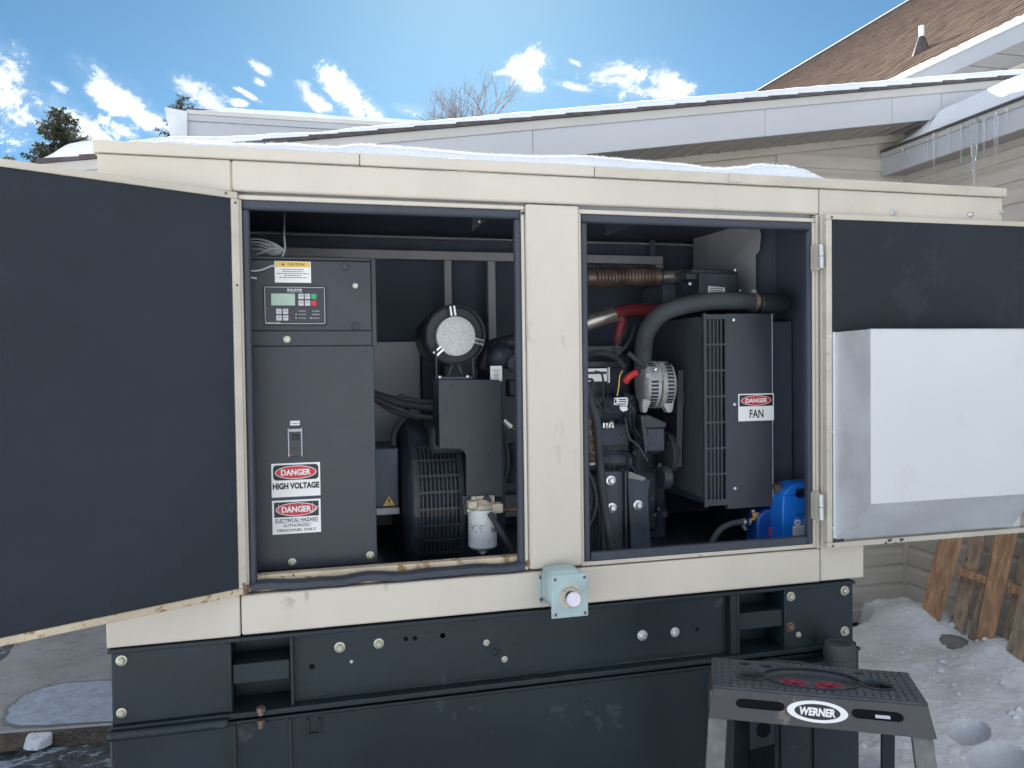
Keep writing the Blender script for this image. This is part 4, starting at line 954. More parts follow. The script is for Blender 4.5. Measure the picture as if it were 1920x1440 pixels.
gp('slotted_guard', mb, 'black', smooth=False)
mb = MB()
for k in range(16): mb.cyl((.318+k*.0085, 2.585, 1.095), (.318+k*.0085, 2.585, 1.118), .0036, n=6)
gp('winding_ends', mb, 'copper')
# looms and hoses left bay
mb = MB(); ptube(mb, [(696, 740, 2.75), (740, 752, 2.72), (790, 760, 2.70), (840, 765, 2.68)], .018, 10); ptube(mb, [(700, 748, 2.72), (740, 772, 2.70), (790, 780, 2.68), (835, 785, 2.66)], .009, 8)
ptube(mb, [(690, 742, 2.7), (730, 760, 2.69), (770, 775, 2.68), (830, 795, 2.7)], .007, 8)
ptube(mb, [(760, 756, 2.74), (762, 775, 2.72), (748, 795, 2.70), (738, 815, 2.68), (738, 835, 2.68)], .010, 8)
gp('cable_loom', mb, 'rubber')
def braid(name, pts, r, m_, pitch=.006, amp=.12):
    P3 = [P(*p) for p in pts]; mb = MB(); L = sum((P3[i+1]-P3[i]).length for i in range(len(P3)-1)); sub = max(4, int(L/pitch*2/(len(P3)-1)))
    tot = sub*(len(P3)-1)
    mb.tube(P3, r, 10, sub, rf=lambda t: 1+amp*(1 if int(t*tot+.5)%2 else -1)); return gp(name, mb, m_)
braid('corrugated_loom', [(745, 745, 2.69), (790, 752, 2.66), (825, 752, 2.64)], .008, 'rubber')
gp('loom_clip', pbox(MB(), 749, 738, 755, 745, 2.68, .02), 'rubber', .002)
# fuel filter
fc = P(910, 985, 2.45); fx = fc.x; k = 2.45/FPX
ft = P(910, 958, 2.45).z; fbz = P(910, 1035, 2.45).z; fr = .0475
fl = gp('fuel_filter', MB().lathe((fx, 2.45+fr, fbz), (0, 0, 1), [(0, fr*.62), (.004, fr*.85), (.012, fr), (.040, fr), (.0405, fr*.97), (.0425, fr*.97), (.043, fr), (ft-fbz-.004, fr), (ft-fbz, fr*.93)], 40), 'filter')
mb = MB(); rnd = random.Random(9)
def wrap(px, py): 
    p = P(px, py, 2.45); u = max(-.95, min(.95, (p.x-fx)/fr)); return (p.x, 2.45+fr-math.sqrt(1-u*u)*(fr+.0006), p.z)
for k_ in range(26):
    px = 886+rnd.uniform(0, 26); py = 984+rnd.uniform(0, 15); w_ = rnd.uniform(1, 2.6); h_ = rnd.uniform(.8, 2.2); mb.add([wrap(px, py), wrap(px+w_, py+.5), wrap(px+w_-.4, py+h_), wrap(px, py+h_-.3)], [(0, 1, 2, 3)])
V, F, a, b, c, d = text_geo('FUEL', .03)
mb.add([wrap(921+(v[0]-a)/(b-a)*13+(v[1]-c)/(d-c)*2, 999-(v[1]-c)/(d-c)*9) for v in V], F)
gp('print', mb, 'print', parent=fl)
mb = MB(); mb.lathe((fx, 2.45+fr, ft+.0005), (0, 0, 1), [(0, fr*.98), (.006, fr*1.02), (.014, fr*1.02), (.020, fr*.8), (.034, fr*.6)], 12)
pbox(mb, 878, 940, 896, 955, 2.455, .04); pbox(mb, 925, 945, 944, 963, 2.455, .05)
gp('filter_head', mb, 'cream', .004)
gp('filter_mount', MB().box(P(882,932,2.5).x, P(926,932,2.5).x, 2.485, 2.498, P(882,958,2.5).z, P(882,930,2.5).z), 'cream', .004)
gp('primer_plug', MB().lathe((P(914,938,2.47).x, 2.484, P(914,938,2.47).z), (0, -1, 0), [(0, .014), (.012, .013), (.016, .008)], 14), 'rubber')
gp('filter_bracket', ppoly(MB(), [(866,930),(884,930),(884,962),(870,966)], 2.5, .008), 'black', .001)
atY(BM['zinc'], 'bolt', 890, 937, 2.484, 5); atY(BM['zinc'], 'bolt', 880, 957, 2.48, 4.5)
gp('drain_valve', MB().lathe((fx, 2.45+fr, fbz-.018), (0, 0, 1), [(0, .006), (.005, .008), (.006, .014), (.011, .014), (.012, .006), (.019, .006)], 8), 'filter')
gp('fuel_hose', ptube(MB(), [(918, 962, 2.435), (932, 985, 2.42), (948, 1012, 2.41), (966, 1045, 2.42)], .0095, 12), 'rubber')
gp('fuel_line', ptube(MB(), [(942, 955, 2.47), (958, 956, 2.47), (985, 955, 2.47)], .006, 8), 'copper')
mb = MB(); ptube(mb, [(940, 800, 2.6), (950, 840, 2.58), (952, 870, 2.57), (944, 905, 2.56), (935, 935, 2.55)], .008, 8); gp('hose', mb, 'rubber')
braid('braided_hose', [(960, 830, 2.62), (962, 870, 2.62), (955, 905, 2.62)], .015, 'engine', .01, .18)
gp('fitting', ptube(MB(), [(943, 788, 2.55), (958, 801, 2.55)], .011, 8, 1), 'steel'); gp('fitting', ptube(MB(), [(957, 800, 2.56), (985, 820, 2.56)], .006, 8, 1), 'copper')
# engine seen in the gap between the mounting plate and the column
mb = MB(); pbox(mb, 920, 640, 1000, 930, 2.75, .25); gp('engine_block', mb, 'engine', .02)
gp('exhaust_pipe', ptube(MB(), [(905, 690, 2.72), (918, 655, 2.70), (945, 645, 2.68), (1000, 632, 2.68)], .028, 14), 'black')
gp('turbo_housing', MB().lathe(P(928, 668, 2.68), (.5, -1, 0), [(0, .04), (.03, .05), (.05, .045), (.07, .025)], 20), 'engine')
gp('turbo_housing', MB().lathe(P(962, 682, 2.64), (.2, -1, 0), [(0, .03), (.03, .034), (.04, .02)], 16), 'engine')
gp('oil_filler', MB().box(P(951,710,2.62).x, P(967,710,2.62).x, 2.60, 2.66, P(951,744,2.62).z, P(951,711,2.62).z), 'black', .010)
# --- right bay: engine
ENG = [(1088, 665, 1185, 800, 2.78, .3, .02), (1092, 795, 1182, 885, 2.60, .3, .012), (1120, 845, 1185, 890, 2.58, .1, .02), (1190, 790, 1236, 1000, 2.72, .3, .02), (1090, 740, 1200, 800, 2.70, .3, .02), (1088, 880, 1250, 1045, 2.80, .2, .01)]
for (x0, y0, x1, y1, Y, d, bv) in ENG: gp('engine_block', pbox(MB(), x0, y0, x1, y1, Y, d), 'engine', bv)
gp('block_slot', pbox(MB(), 1131, 834, 1174, 842, 2.597, .002), 'print')
a = P(1128, 866, 2.57); b = P(1186, 866, 2.57); gp('starter_motor', MB().cyl(a+Vector((0, .03, 0)), b+Vector((0, .03, 0)), .034, n=24), 'engine', .003)
for i in range(4): gp('stud', pbox(MB(), 1131+i*5.5, 793, 1134+i*5.5, 802, 2.59, .01), 'steel')
mb = MB(); rnd = random.Random(12)
for i in range(46):
    px = rnd.uniform(1100, 1262); py = rnd.uniform(740, 985); Y = rnd.uniform(2.56, 2.72)
    if px > 1240 and py < 790: continue
    s_ = rnd.uniform(3, 11)
    mb = MB()
    if i % 2: pbox(mb, px, py, px+s_*1.2, py+s_*.8, Y, .05)
    else:
        p = P(px, py, Y); mb.lathe(p, (rnd.uniform(-1, 1), -1, rnd.uniform(-.4, .4)), [(-.05, s_*.0013), (.01, s_*.0014), (.012, s_*.0008)], 10)
    gp('engine_fitting', mb, 'engine', .001)
# valve cover with bundle above
gp('valve_cover', pbox(MB(), 1096, 676, 1182, 690, 2.66, .2), 'black', .006)
braid('corrugated_loom', [(1092, 670, 2.62), (1120, 662, 2.60), (1150, 668, 2.60), (1172, 690, 2.58)], .011, 'rubber', .006)
for pts_, r_ in (([(1150, 662, 2.62), (1160, 640, 2.64), (1172, 620, 2.66), (1176, 602, 2.7)], .007), ([(1155, 668, 2.6), (1180, 640, 2.62), (1190, 610, 2.66)], .006), ([(1178, 662, 2.56), (1200, 680, 2.54), (1212, 690, 2.52)], .009), ([(1105, 750, 2.5), (1120, 765, 2.5), (1140, 773, 2.5), (1165, 770, 2.5), (1190, 765, 2.52)], .0022)):
    gp('wire', ptube(MB(), pts_, r_, 8), 'rubber')
s, X0, X1, Z0, Z1 = sign('engine_plate', 1100, 691, 1138, 715, 2.60)
gp('header', MB().box(X0+.002, X1-.002, 2.5992, 2.5998, Z1-.24*(Z1-Z0), Z1-.02), 'print', parent=s)
gp('plate_edge', MB().box(X1+.002, X1+.005, 2.585, 2.60, Z0-.006, Z1+.004), 'white', parent=s)
# cables, boot, tags
gp('red_boot', ptube(MB(), [(1172, 716, 2.50), (1180, 706, 2.49), (1192, 699, 2.50)], .0125, 10, 3), 'redpart')
gp('yellow_wire', ptube(MB(), [(1167, 695, 2.50), (1162, 705, 2.49), (1160, 725, 2.48), (1157, 742, 2.48)], .0022, 6), 'yellow')
s = gp('paper_tag', ppoly(MB(), [(1152, 746), (1175, 745), (1177.5, 748), (1176.5, 761), (1151, 759)], 2.475, .0012), 'white')
mb = MB()
for (x0, y0, x1, y1) in ((1160,748,1175,750),(1160,752,1175,754),(1157,756.5,1174,758.5),(1153,748,1156,756)): pbox(mb, x0, y0, x1, y1, 2.4744, .0004)
gp('tag_print', mb, 'print', parent=s)
gp('paper_tag', ppoly(MB(), [(1162, 762), (1176, 762), (1177, 769), (1168, 772), (1163, 768)], 2.48, .0012), 'white')
# charging alternator, axis along the shaft
ac2 = P(1206, 722, 2.53); L = .125; R2 = .083
prof = [(0, .045), (.002, .060), (.010, .076), (.020, .083), (.058, .085), (.060, .081), (.064, .081), (.066, .085), (.100, .083), (.116, .074), (.124, .055), (.126, .03)]
al = gp('charging_alternator', MB().lathe(ac2+Vector((0, .04, 0)), (1, -.12, 0), prof, 40), 'alu', label='silver charging alternator with cooling slots')
axd = Vector((1, -.12, 0)).normalized(); o0 = ac2+Vector((0, .04, 0)); zv = Vector((0, 0, 1)); yv = axd.cross(zv)
if yv.y > 0: yv = -yv
def alp(t, a, r): return o0+axd*t+(yv*math.cos(a)+zv*math.sin(a))*r
mb = MB(); mr_ = MB()
for (t0, t1) in ((.022, .048), (.082, .104)):
    for k_ in range(15):
        a = rad(-66+k_*9.3)
        if t0 < .05 and 10 < math.degrees(a) < 48: continue
        w_ = rad(2.7)
        mb.hexa([alp(t0, a-w_, .0852), alp(t1, a-w_, .0848), alp(t1, a+w_, .0848), alp(t0, a+w_, .0852)], [alp(t0, a-w_, .080), alp(t1, a-w_, .079), alp(t1, a+w_, .079), alp(t0, a+w_, .080)])
gp('cooling_slots', mb, 'print', parent=al)
for k_ in range(14):
    a = rad(-70+k_*10.2); mr_.hexa([alp(.068, a-.02, .087), alp(.112, a-.02, .080), alp(.112, a+.02, .080), alp(.068, a+.02, .087)], [alp(.068, a-.02, .082), alp(.112, a-.02, .075), alp(.112, a+.02, .075), alp(.068, a+.02, .082)])
gp('cooling_fins', mr_, 'alu', parent=al)
for (px0, px1, px2, px3) in ((1210, 1222, 1208, 1215), (1251, 1263, 1254, 1262)):
    gp('mounting_foot', ppoly(MB(), [(px0-4, 748), (px1+2, 748), (px3+1, 766), (px3-2, 774), (px2-2, 774), (px0-6, 762)], 2.505, .03), 'alu', .004, parent=al)
gp('terminal', pbox(MB(), 1211, 699, 1221, 709, 2.49, .05), 'alu', .002, parent=al)
gp('terminal_nut', MB().lathe(P(1229, 693, 2.487), (0, -1, 0), [(0, .007), (.006, .007), (.008, .004)], 6), 'steel', parent=al)
gp('through_bolt', MB().tube([alp(.062, rad(-62), .084), alp(.062, rad(-20), .0855), alp(.062, rad(10), .0855)], .0022, 6, 4), 'copper', parent=al)
# belts and pulleys
gp('pulley', MB().lathe(P(1262, 745, 2.58), (1, 0, 0), [(0, .02), (.001, .055), (.006, .06), (.010, .05), (.014, .06), (.02, .055), (.022, .02)], 30), 'rubber')
gp('pulley', MB().lathe(P(1246, 850, 2.6), (1, 0, 0), [(0, .02), (.001, .075), (.006, .08), (.012, .07), (.018, .08), (.024, .075), (.026, .02)], 30), 'rubber')
gp('pulley', MB().lathe(P(1238, 895, 2.55), (1, 0, 0), [(0, .02), (.001, .040), (.03, .042), (.032, .02)], 24), 'black')
mb = MB(); ya = P(1272, 720, 2.53); yb = P(1268, 850, 2.53)
mb.hexa([ya+Vector((0,0,.05)), ya+Vector((.022,0,.05)), yb+Vector((.022,0,-.05)), yb+Vector((0,0,-.05))], [ya+Vector((0,.006,.05)), ya+Vector((.022,.006,.05)), yb+Vector((.022,.006,-.05)), yb+Vector((0,.006,-.05))])
gp('fan_belt', mb, 'rubber', .002)
gp('water_pump', MB().box(*[P(1213, 800, 2.52).x, P(1247, 800, 2.52).x], 2.52, 2.62, P(1213, 848, 2.52).z, P(1213, 803, 2.52).z), 'engine', .006)
gp('water_pump', ppoly(MB(), [(1203, 778), (1216, 778), (1250, 792), (1250, 802), (1212, 804)], 2.515, .08), 'black', .004)
gp('tensioner_arm', ppoly(MB(), [(1201, 780), (1208, 780), (1216, 820), (1214, 850), (1210, 850)], 2.51, .02), 'engine', .002)
rw_ = random.Random(31)
for i in range(16):
    x0 = rw_.uniform(1098, 1180); y0 = rw_.uniform(690, 880); Y0_ = rw_.uniform(2.48, 2.6); pts_ = [(x0, y0, Y0_)]
    for k_ in range(3): pts_.append((pts_[-1][0]+rw_.uniform(-6, 22), pts_[-1][1]+rw_.uniform(-4, 40), Y0_+rw_.uniform(-.03, .03)))
    gp('wire', ptube(MB(), pts_, rw_.choice((.0018, .0025, .004)), 6, 4), rw_.choice(('rubber', 'rubber', 'engine', 'black')))
for i in range(26):
    atY(BM['zinc'] if i % 6 == 0 else BM['black'], 'bolt', rw_.uniform(1100, 1250), rw_.uniform(785, 990), rw_.uniform(2.50, 2.56), rw_.uniform(2.5, 5))
# engine mount and bolts
gp('engine_mount', ppoly(MB(), [(1128, 884), (1170, 884), (1172, 1045), (1128, 1045)], 2.46, .012), 'engine', .002)
gp('engine_mount', ppoly(MB(), [(1176, 884), (1220, 900), (1215, 930), (1222, 1045), (1184, 1045)], 2.50, .02), 'engine', .002)
gp('engine_mount', pbox(MB(), 1172, 884, 1176, 1045, 2.44, .06), 'black', .001)
gp('engine_mount', ppoly(MB(), [(1180, 884), (1212, 896), (1206, 902), (1178, 897)], 2.495, .03), 'stone', .002)
for px, py in ((1145, 901), (1147, 952), (1196, 947)): atY(BM['steel'], 'bolt', px, py, 2.458 if px < 1160 else 2.498, 9.5)
gp('coolant_hose', ptube(MB(), [(1100, 722, 2.46), (1108, 755, 2.44), (1119, 790, 2.42), (1124, 850, 2.41), (1130, 920, 2.40), (1140, 990, 2.40), (1150, 1060, 2.40)], .0135, 12), 'rubber')
mb = MB()
ptube(mb, [(1090, 872, 2.40), (1108, 893, 2.40), (1118, 930, 2.40), (1114, 965, 2.40), (1095, 1005, 2.40)], .0045, 8)
ptube(mb, [(1090, 888, 2.42), (1102, 905, 2.42), (1110, 935, 2.42), (1103, 965, 2.42), (1090, 985, 2.42)], .0045, 8)
ptube(mb, [(1105, 890, 2.46), (1122, 950, 2.46), (1125, 1000, 2.47), (1120, 1060, 2.47)], .005, 8)
gp('fuel_hose', mb, 'rubber')
braid('wrapped_hose', [(1104, 786, 2.45), (1106, 815, 2.45), (1112, 845, 2.45), (1113, 868, 2.45)], .016, 'tan', .008, .16)
gp('hose_clamp', MB().lathe(P(1112, 866, 2.45), (.1, 0, -1), [(0, .019), (.008, .019)], 16), 'zinc')
# exhaust flex, pipes
a = P(1094, 521, 2.75); b = P(1236, 519, 2.75); L = (b-a).length; pr = [(0, .026), (.01, .026)]; t = .045; pr += [(.011, .034), (.04, .034), (.041, .028)]
k_ = 0
while t < L-.03: pr += [(t, .031), (t+.0035, .0375), (t+.007, .0375), (t+.0105, .031)]; t += .0135
pr += [(L-.028, .031), (L-.024, .036), (L-.004, .036), (L, .03)]
gp('exhaust_bellows', MB().lathe(a, b-a, pr, 28), 'bellow', label='ribbed heat stained exhaust bellows')
gp('exhaust_pipe', ptube(MB(), [(1232, 519, 2.75), (1260, 519, 2.75), (1305, 517, 2.75)], .025, 16, 2), 'pipe')
gp('exhaust_clamp', MB().lathe(P(1233, 519, 2.75), (1, 0, 0), [(0, .034), (.012, .034)], 20), 'black')
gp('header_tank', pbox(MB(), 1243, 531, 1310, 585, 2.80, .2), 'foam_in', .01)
ht = gp('junction_box', pbox(MB(), 1311, 507, 1384, 562, 2.60, .2), 'engine', .006)
gp('junction_box_lid', pbox(MB(), 1297, 505, 1383, 512, 2.585, .25), 'black', .003)
gp('clamp_block', pbox(MB(), 1288, 507, 1310, 524, 2.62, .08), 'engine', .003)
atY(SCR, 'screw', 1294, 532, 2.59, 4); atY(SCR, 'screw', 1388, 545, 2.58, 3); atY(SCR, 'screw', 1379, 506, 2.58, 4)
s = gp('box_label', ppoly(MB(), [(1327, 552), (1328, 536), (1359, 539), (1360, 549), (1345, 547)], 2.597, .001), 'white')
mb = MB()
for y in (539, 543): pbox(mb, 1331, y+1, 1356, y+2.2, 2.5965, .0003)
gp('label_print', mb, 'print', parent=s)
gp('charge_pipe', ptube(MB(), [(1060, 625, 2.66), (1100, 606, 2.66), (1130, 596, 2.66), (1160, 588, 2.67)], .028, 18), 'pipe')
gp('charge_hose', ptube(MB(), [(1150, 590, 2.66), (1180, 582, 2.68), (1210, 581, 2.72), (1250, 584, 2.76)], .025, 18), 'redhose', label='red silicone charge hose')
gp('charge_hose', ptube(MB(), [(1168, 598, 2.66), (1162, 620, 2.66), (1158, 645, 2.66)], .017, 12), 'redhose')
gp('radiator_hose', ptube(MB(), [(1204, 700, 2.58), (1206, 660, 2.56), (1212, 625, 2.52), (1232, 595, 2.49), (1265, 577, 2.47), (1320, 566, 2.46), (1370, 564, 2.46), (1416, 566, 2.47)], .0315, 20, 8), 'rubber', label='thick black rubber radiator hose curving over the radiator')
gp('hose_clamp', MB().lathe(P(1410, 566, 2.47), (1, .02, 0), [(0, .034), (.004, .036), (.008, .033), (.012, .036), (.016, .034)], 24), 'copper')
gp('hose_clamp_screw', MB().cyl(P(1408, 546, 2.46), P(1416, 546, 2.46), .008), 'zinc')
gp('radiator_neck', ptube(MB(), [(1414, 566, 2.47), (1432, 566, 2.48), (1450, 566, 2.49)], .027, 18, 2), 'engine')
X0, X1, Z0, Z1 = rect(1436, 547, 1490, 586, 2.43)
gp('radiator_neck', MB().lathe((X0, 2.48, (Z0+Z1)/2), (1, 0, 0), [(0, .036), (.004, .040), (.006, .038), (X1-X0-.02, .038), (X1-X0, .030)], 24), 'black')
# radiator
RXL, RXR, RZ0, RZ1 = rect(1320, 588, 1448, 948, 2.40)
gp('radiator', MB().box(RXL+.03, RXR+.0, 2.44, 3.05, RZ0, RZ1-.01), 'engine', .006)
gp('radiator_cover', MB().box(RXL+.088, RXR, 2.400, 2.425, RZ0-.01, RZ1), 'black', .002)
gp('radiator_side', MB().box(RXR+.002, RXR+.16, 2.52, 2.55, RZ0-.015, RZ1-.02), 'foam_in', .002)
gp('fold_line', MB().box(RXR+.0005, RXR+.0018, 2.399, 2.42, RZ0, RZ1), 'gray')
mb = MB(); x0, x1 = RXL+.002, RXL+.087; z0, z1 = RZ0+.005, RZ1-.003
mb.box(RXL, x0+.008, 2.398, 2.408, RZ0+.002, RZ1); mb.box(x1-.006, x1+.002, 2.398, 2.408, z0, z1)
mb.box(x0+.0081, x1-.0061, 2.398, 2.408, z0, z0+.022); mb.box(x0+.0081, x1-.0061, 2.398, 2.408, z1-.016, z1)
for k_ in range(1, 7): z = z0+.02+(z1-z0-.034)*k_/7; mb.box(x0+.0081, x1-.0061, 2.3985, 2.4075, z-.0035, z+.0035)
for k_ in range(1, 5): x = x0+.008+(x1-x0-.014)*k_/5; mb.box(x-.0028, x+.0028, 2.3990, 2.407, z0+.02, z1-.015)
gp('slotted_guard', mb, 'black', smooth=False)
mb = MB(); y = 2.412
while y < 2.85: mb.box(RXL-.001, RXL+.004, y, y+.006, RZ0+.03+.05*(y-2.4), RZ1-.01); y += .0155
for z in (1.20, 1.35, 1.5, 1.65): mb.box(RXL+.0045, RXL+.008, 2.41, 2.86, z, z+.006)
gp('fan_guard', mb, 'black', smooth=False)
for px, py in ((1376, 600), (1377.5, 758.5), (1378.5, 916)): atY(SCR, 'screw', px, py, 2.3995, 3.6)
atY(SCR, 'screw', 1363, 951, 2.42, 3.5)
s, X0, X1, Z0, Z1 = sign('fan_danger_sign', 1384.5, 738, 1451, 789, 2.398)
H = Z1-Z0; danger(s, X0, X1, Z0, Z1, 2.398, Z1-.46*H, .03)
gp('lettering', text(MB(), 'FAN', X0+.31*(X1-X0), X1-.30*(X1-X0), Z0+.11*H, Z0+.42*H, 2.3973, .02), 'print', parent=s)
# drain hose and brass valve
gp('drain_hose', ptube(MB(), [(1322, 1060, 2.42), (1334, 1018, 2.42), (1352, 992, 2.42), (1375, 981, 2.42), (1396, 979, 2.42)], .0105, 12), 'rubber')
gp('hose_clamp', MB().lathe(P(1392, 979, 2.42), (1, 0, 0), [(0, .0135), (.008, .0135)], 16), 'steel'); gp('hose_clamp', MB().lathe(P(1403, 979, 2.42), (1, 0, 0), [(0, .0115), (.006, .0115)], 16), 'steel')
gp('hose_clamp_screw', MB().cyl(P(1393, 986, 2.41), P(1398, 993, 2.41), .006), 'steel')
gp('brass_valve', MB().lathe(P(1406, 975, 2.43), (1, 0, .25), [(0, .006), (.02, .007), (.021, .011), (.030, .011), (.032, .006)], 8), 'brass')
gp('brass_valve', pbox(MB(), 1412, 961, 1424, 971, 2.42, .01), 'brass', .002); gp('brass_valve', pbox(MB(), 1410, 956, 1416, 963, 2.43, .01), 'steel', .001)

# --- emergency stop box
EY = 2.085
X0, X1, Z0, Z1 = rect(1034, 1077, 1103, 1158, EY)
es = gp('emergency_stop_box', MB().box(X0-.004, X1-.012, EY+.006, FY-.012, Z0+.03, Z1+.008), 'estop', .018, label='grey blue cast switch box with a pale push button')
gp('cover', MB().box(X0, X1, EY, EY+.007, Z0, Z1), 'estop', .003, parent=es)
a0_, a1_, b0_, b1_ = rect(1010, 1078, 1030, 1130, FY-.008)
gp('mounting_ear', MB().box(a0_, X0+.06, FY-.011, FY-.004, b0_, b1_), 'estop', .0025, parent=es)
for px, py in ((1041, 1087), (1096, 1082), (1042, 1153), (1097, 1149)): atY(SCRD, 'screw', px, py, EY, 3.2, es)
for px, py in ((1014, 1083), (1014.5, 1124)): atY(SCRD, 'screw', px, py, FY-.0115, 3.6, es)
c = P(1069.5, 1118, EY)
gp('legend_ring', MB().lathe((c.x, EY-.0005, c.z), (0, -1, 0), [(0, .0345), (.0015, .0345), (.0018, .0335)], 36), 'plate', parent=es)
mb = MB(); V, F, a, b, cc, d = text_geo('Emergency', .0)
def arc(s_, a_from, a_to, r0, hgt):
    V, F, a, b, c_, d = text_geo(s_, .0)
    out = []
    for v in V:
        an = a_from+(a_to-a_from)*(v[0]-a)/(b-a); r = r0+hgt*(v[1]-c_)/(d-c_); out.append((c.x+r*math.cos(an), EY-.0026, c.z+r*math.sin(an)))
    mb.add(out, F)
arc('Emergency', rad(142), rad(38), .0235, .0075)
V, F, a, b, c_, d = text_geo('STOP', 0)
mb.add([(c.x+(.019+.0055*(1-(v[1]-c_)/(d-c_)))*math.cos(rad(245+50*(v[0]-a)/(b-a))), EY-.0026, c.z+(.019+.0055*(1-(v[1]-c_)/(d-c_)))*math.sin(rad(245+50*(v[0]-a)/(b-a)))) for v in V], F)
gp('lettering', mb, 'print', parent=es)
gp('button_stem', MB().lathe((c.x+.000, EY-.002, c.z), (0, -1, 0), [(0, .016), (.022, .015)], 20), 'print', parent=es)
gp('push_button', MB().lathe((c.x, EY-.024, c.z), (0, -1, 0), [(0, .017), (.002, .0205), (.010, .0205), (.0125, .018), (.0115, .013), (.0115, .010), (.0125, .009), (.0122, .002)], 32), 'knob', parent=es)

# --- doors
def door_frame(o, u, nrm):
    "o origin at hinge bottom, u along the width, nrm toward the viewer"
    u = Vector(u).normalized(); nrm = Vector(nrm).normalized(); z = Vector((0, 0, 1)); o = Vector(o)
    def f(mb):
        out = MB(); out.f = mb.f; out.v = [tuple(o+u*v[0]+nrm*v[1]+z*v[2]) for v in mb.v]; return out
    return f
# left door, swung towards the camera
hx = Vector((-.2035, FY-.006, 0)); ud = Vector((-.884, -.467, 0)); nd = Vector((.467, -.884, 0))
DF = door_frame(hx, ud, nd); DZ0, DZ1, DW = .988, 2.0745, .80
ld = gp('left_door', DF(MB().box(0, DW, -.045, -.030, DZ0, DZ1)), 'beige', .003, label='left door lined with dark foam, swung wide open')
def dp(name, mb, m_, bv=0, smooth=True): return gp(name, DF(mb), m_, bv, parent=ld, smooth=smooth)
dp('door_edge', MB().box(0.0015, DW, -.0299, .002, DZ1-.018, DZ1), 'beige_old', .002)
dp('door_edge', MB().box(0.0015, DW, -.0299, .004, DZ0, DZ0+.018), 'beige_rust', .002)
dp('door_edge', MB().box(0.000, .020, -.0299, .005, DZ0+.0185, DZ1-.0185), 'beige_old', .002)
mb = MB(); nx_, nz_ = 60, 70
for j in range(nz_+1):
    for i in range(nx_+1):
        x = .0185+(DW-.02)*i/nx_; z = DZ0+.0175+(DZ1-DZ0-.035)*j/nz_
        e = min(1, min(i, nx_-i, j, nz_-j)/3)
        rag = .002*noise.noise(Vector((x*60, z*60, 2)))*(1-e)
        mb.v.append((x+rag, .0035*e+.003*noise.noise(Vector((x*3, z*3, 1)))*e-.002, z+rag*1.5))
for j in range(nz_):
    for i in range(nx_): a = j*(nx_+1)+i; mb.f.append((a, a+1, a+nx_+2, a+nx_+1))
dp('foam_lining', mb, 'foam')
for v, zz in ((.035, DZ1-.008), (.010, DZ1-.03), (.010, DZ1-.25), (.010, DZ0+.03)):
    p = hx+ud*v+nd*.006; o = link('screw', SCRD, ld, Vector((p.x, p.y, zz))); o.scale = (.0035,)*3; o.rotation_euler = (0, 0, math.atan2(nd.x, -nd.y))
dp('latch_pin', MB().cyl((.004, .008, DZ0+.004), (.004, .008, DZ0+.026), .007), 'copper')
# right door, folded back flat
RY = 2.158
DF = door_frame((1.585, RY, 0), (1, .0, 0), (0, -1, 0)); DZ0, DZ1, DW = .994, 2.073, .815
ld = gp('right_door', DF(MB().box(0.0, DW, -.034, -.022, DZ0, DZ1)), 'beige', .004, label='right door folded back, dark foam above a white baffle box')
dp('door_edge', MB().box(0, DW, -.0219, .002, DZ1-.017, DZ1), 'beige_old', .002)
dp('door_edge', MB().box(0, DW, -.0219, .002, DZ0, DZ0+.017), 'beige_old', .002)
dp('door_edge', MB().box(0, .021, -.0219, .002, DZ0+.0175, DZ1-.0175), 'beige_old', .003)
mb = MB(); nx_, nz_ = 50, 30
for j in range(nz_+1):
    for i in range(nx_+1):
        x = .0205+(DW-.04)*i/nx_; z = 1.695+(DZ1-.016-1.695)*j/nz_; e = min(1, min(i, nx_-i, j, nz_-j)/2)
        mb.v.append((x, .0*e+.004*noise.noise(Vector((x*4, z*4, 5)))*e-.001, z+.0008*noise.noise(Vector((x*50, 0, 0)))))
for j in range(nz_):
    for i in range(nx_): a = j*(nx_+1)+i; mb.f.append((a, a+1, a+nx_+2, a+nx_+1))
dp('foam_lining', mb, 'foam')
dp('inner_back', MB().box(.0215, DW-.001, -.0218, -.0205, DZ0+.0175, 1.694), 'hood')
dp('door_edge', MB().box(DW-.018, DW, -.0219, .0018, DZ0+.0175, DZ1-.0175), 'beige_old', .003)
# baffle box: base 1.616..2.32, front 1.647..2.29
bx0, bx1, bz0, bz1 = .031, .735, 1.022, 1.697; fx0, fx1, fz0 = .062, .705, 1.157; dpp = .128
s_ = .001
dp('baffle_front', MB().hexa([(fx0, dpp, fz0), (fx1, dpp, fz0), (fx1, dpp, bz1), (fx0, dpp, bz1)], [(fx0, dpp-.002, fz0), (fx1, dpp-.002, fz0), (fx1, dpp-.002, bz1), (fx0, dpp-.002, bz1)]), 'hood')
dp('baffle_side', MB().hexa([(bx0, .003, bz0), (fx0-.0003, dpp, fz0), (fx0-.0003, dpp, bz1), (bx0, .003, bz1-.004)], [(bx0+.003, .003, bz0), (fx0+.0015, dpp-.003, fz0), (fx0+.0015, dpp-.003, bz1), (bx0+.003, .003, bz1-.004)]), 'galv')
dp('baffle_side', MB().hexa([(bx1, .003, bz0), (fx1+.0003, dpp, fz0), (fx1+.0003, dpp, bz1), (bx1, .003, bz1)], [(bx1-.003, .003, bz0), (fx1-.0015, dpp-.003, fz0), (fx1-.0015, dpp-.003, bz1), (bx1-.003, .003, bz1)]), 'galv')
dp('baffle_bottom', MB().hexa([(bx0+.004, .003, bz0), (bx1-.004, .003, bz0), (fx1, dpp, fz0-.001), (fx0+.001, dpp, fz0-.001)], [(bx0+.004, .001, bz0+.003), (bx1-.004, .001, bz0+.003), (fx1, dpp-.003, fz0+.002), (fx0+.001, dpp-.003, fz0+.002)]), 'galv')
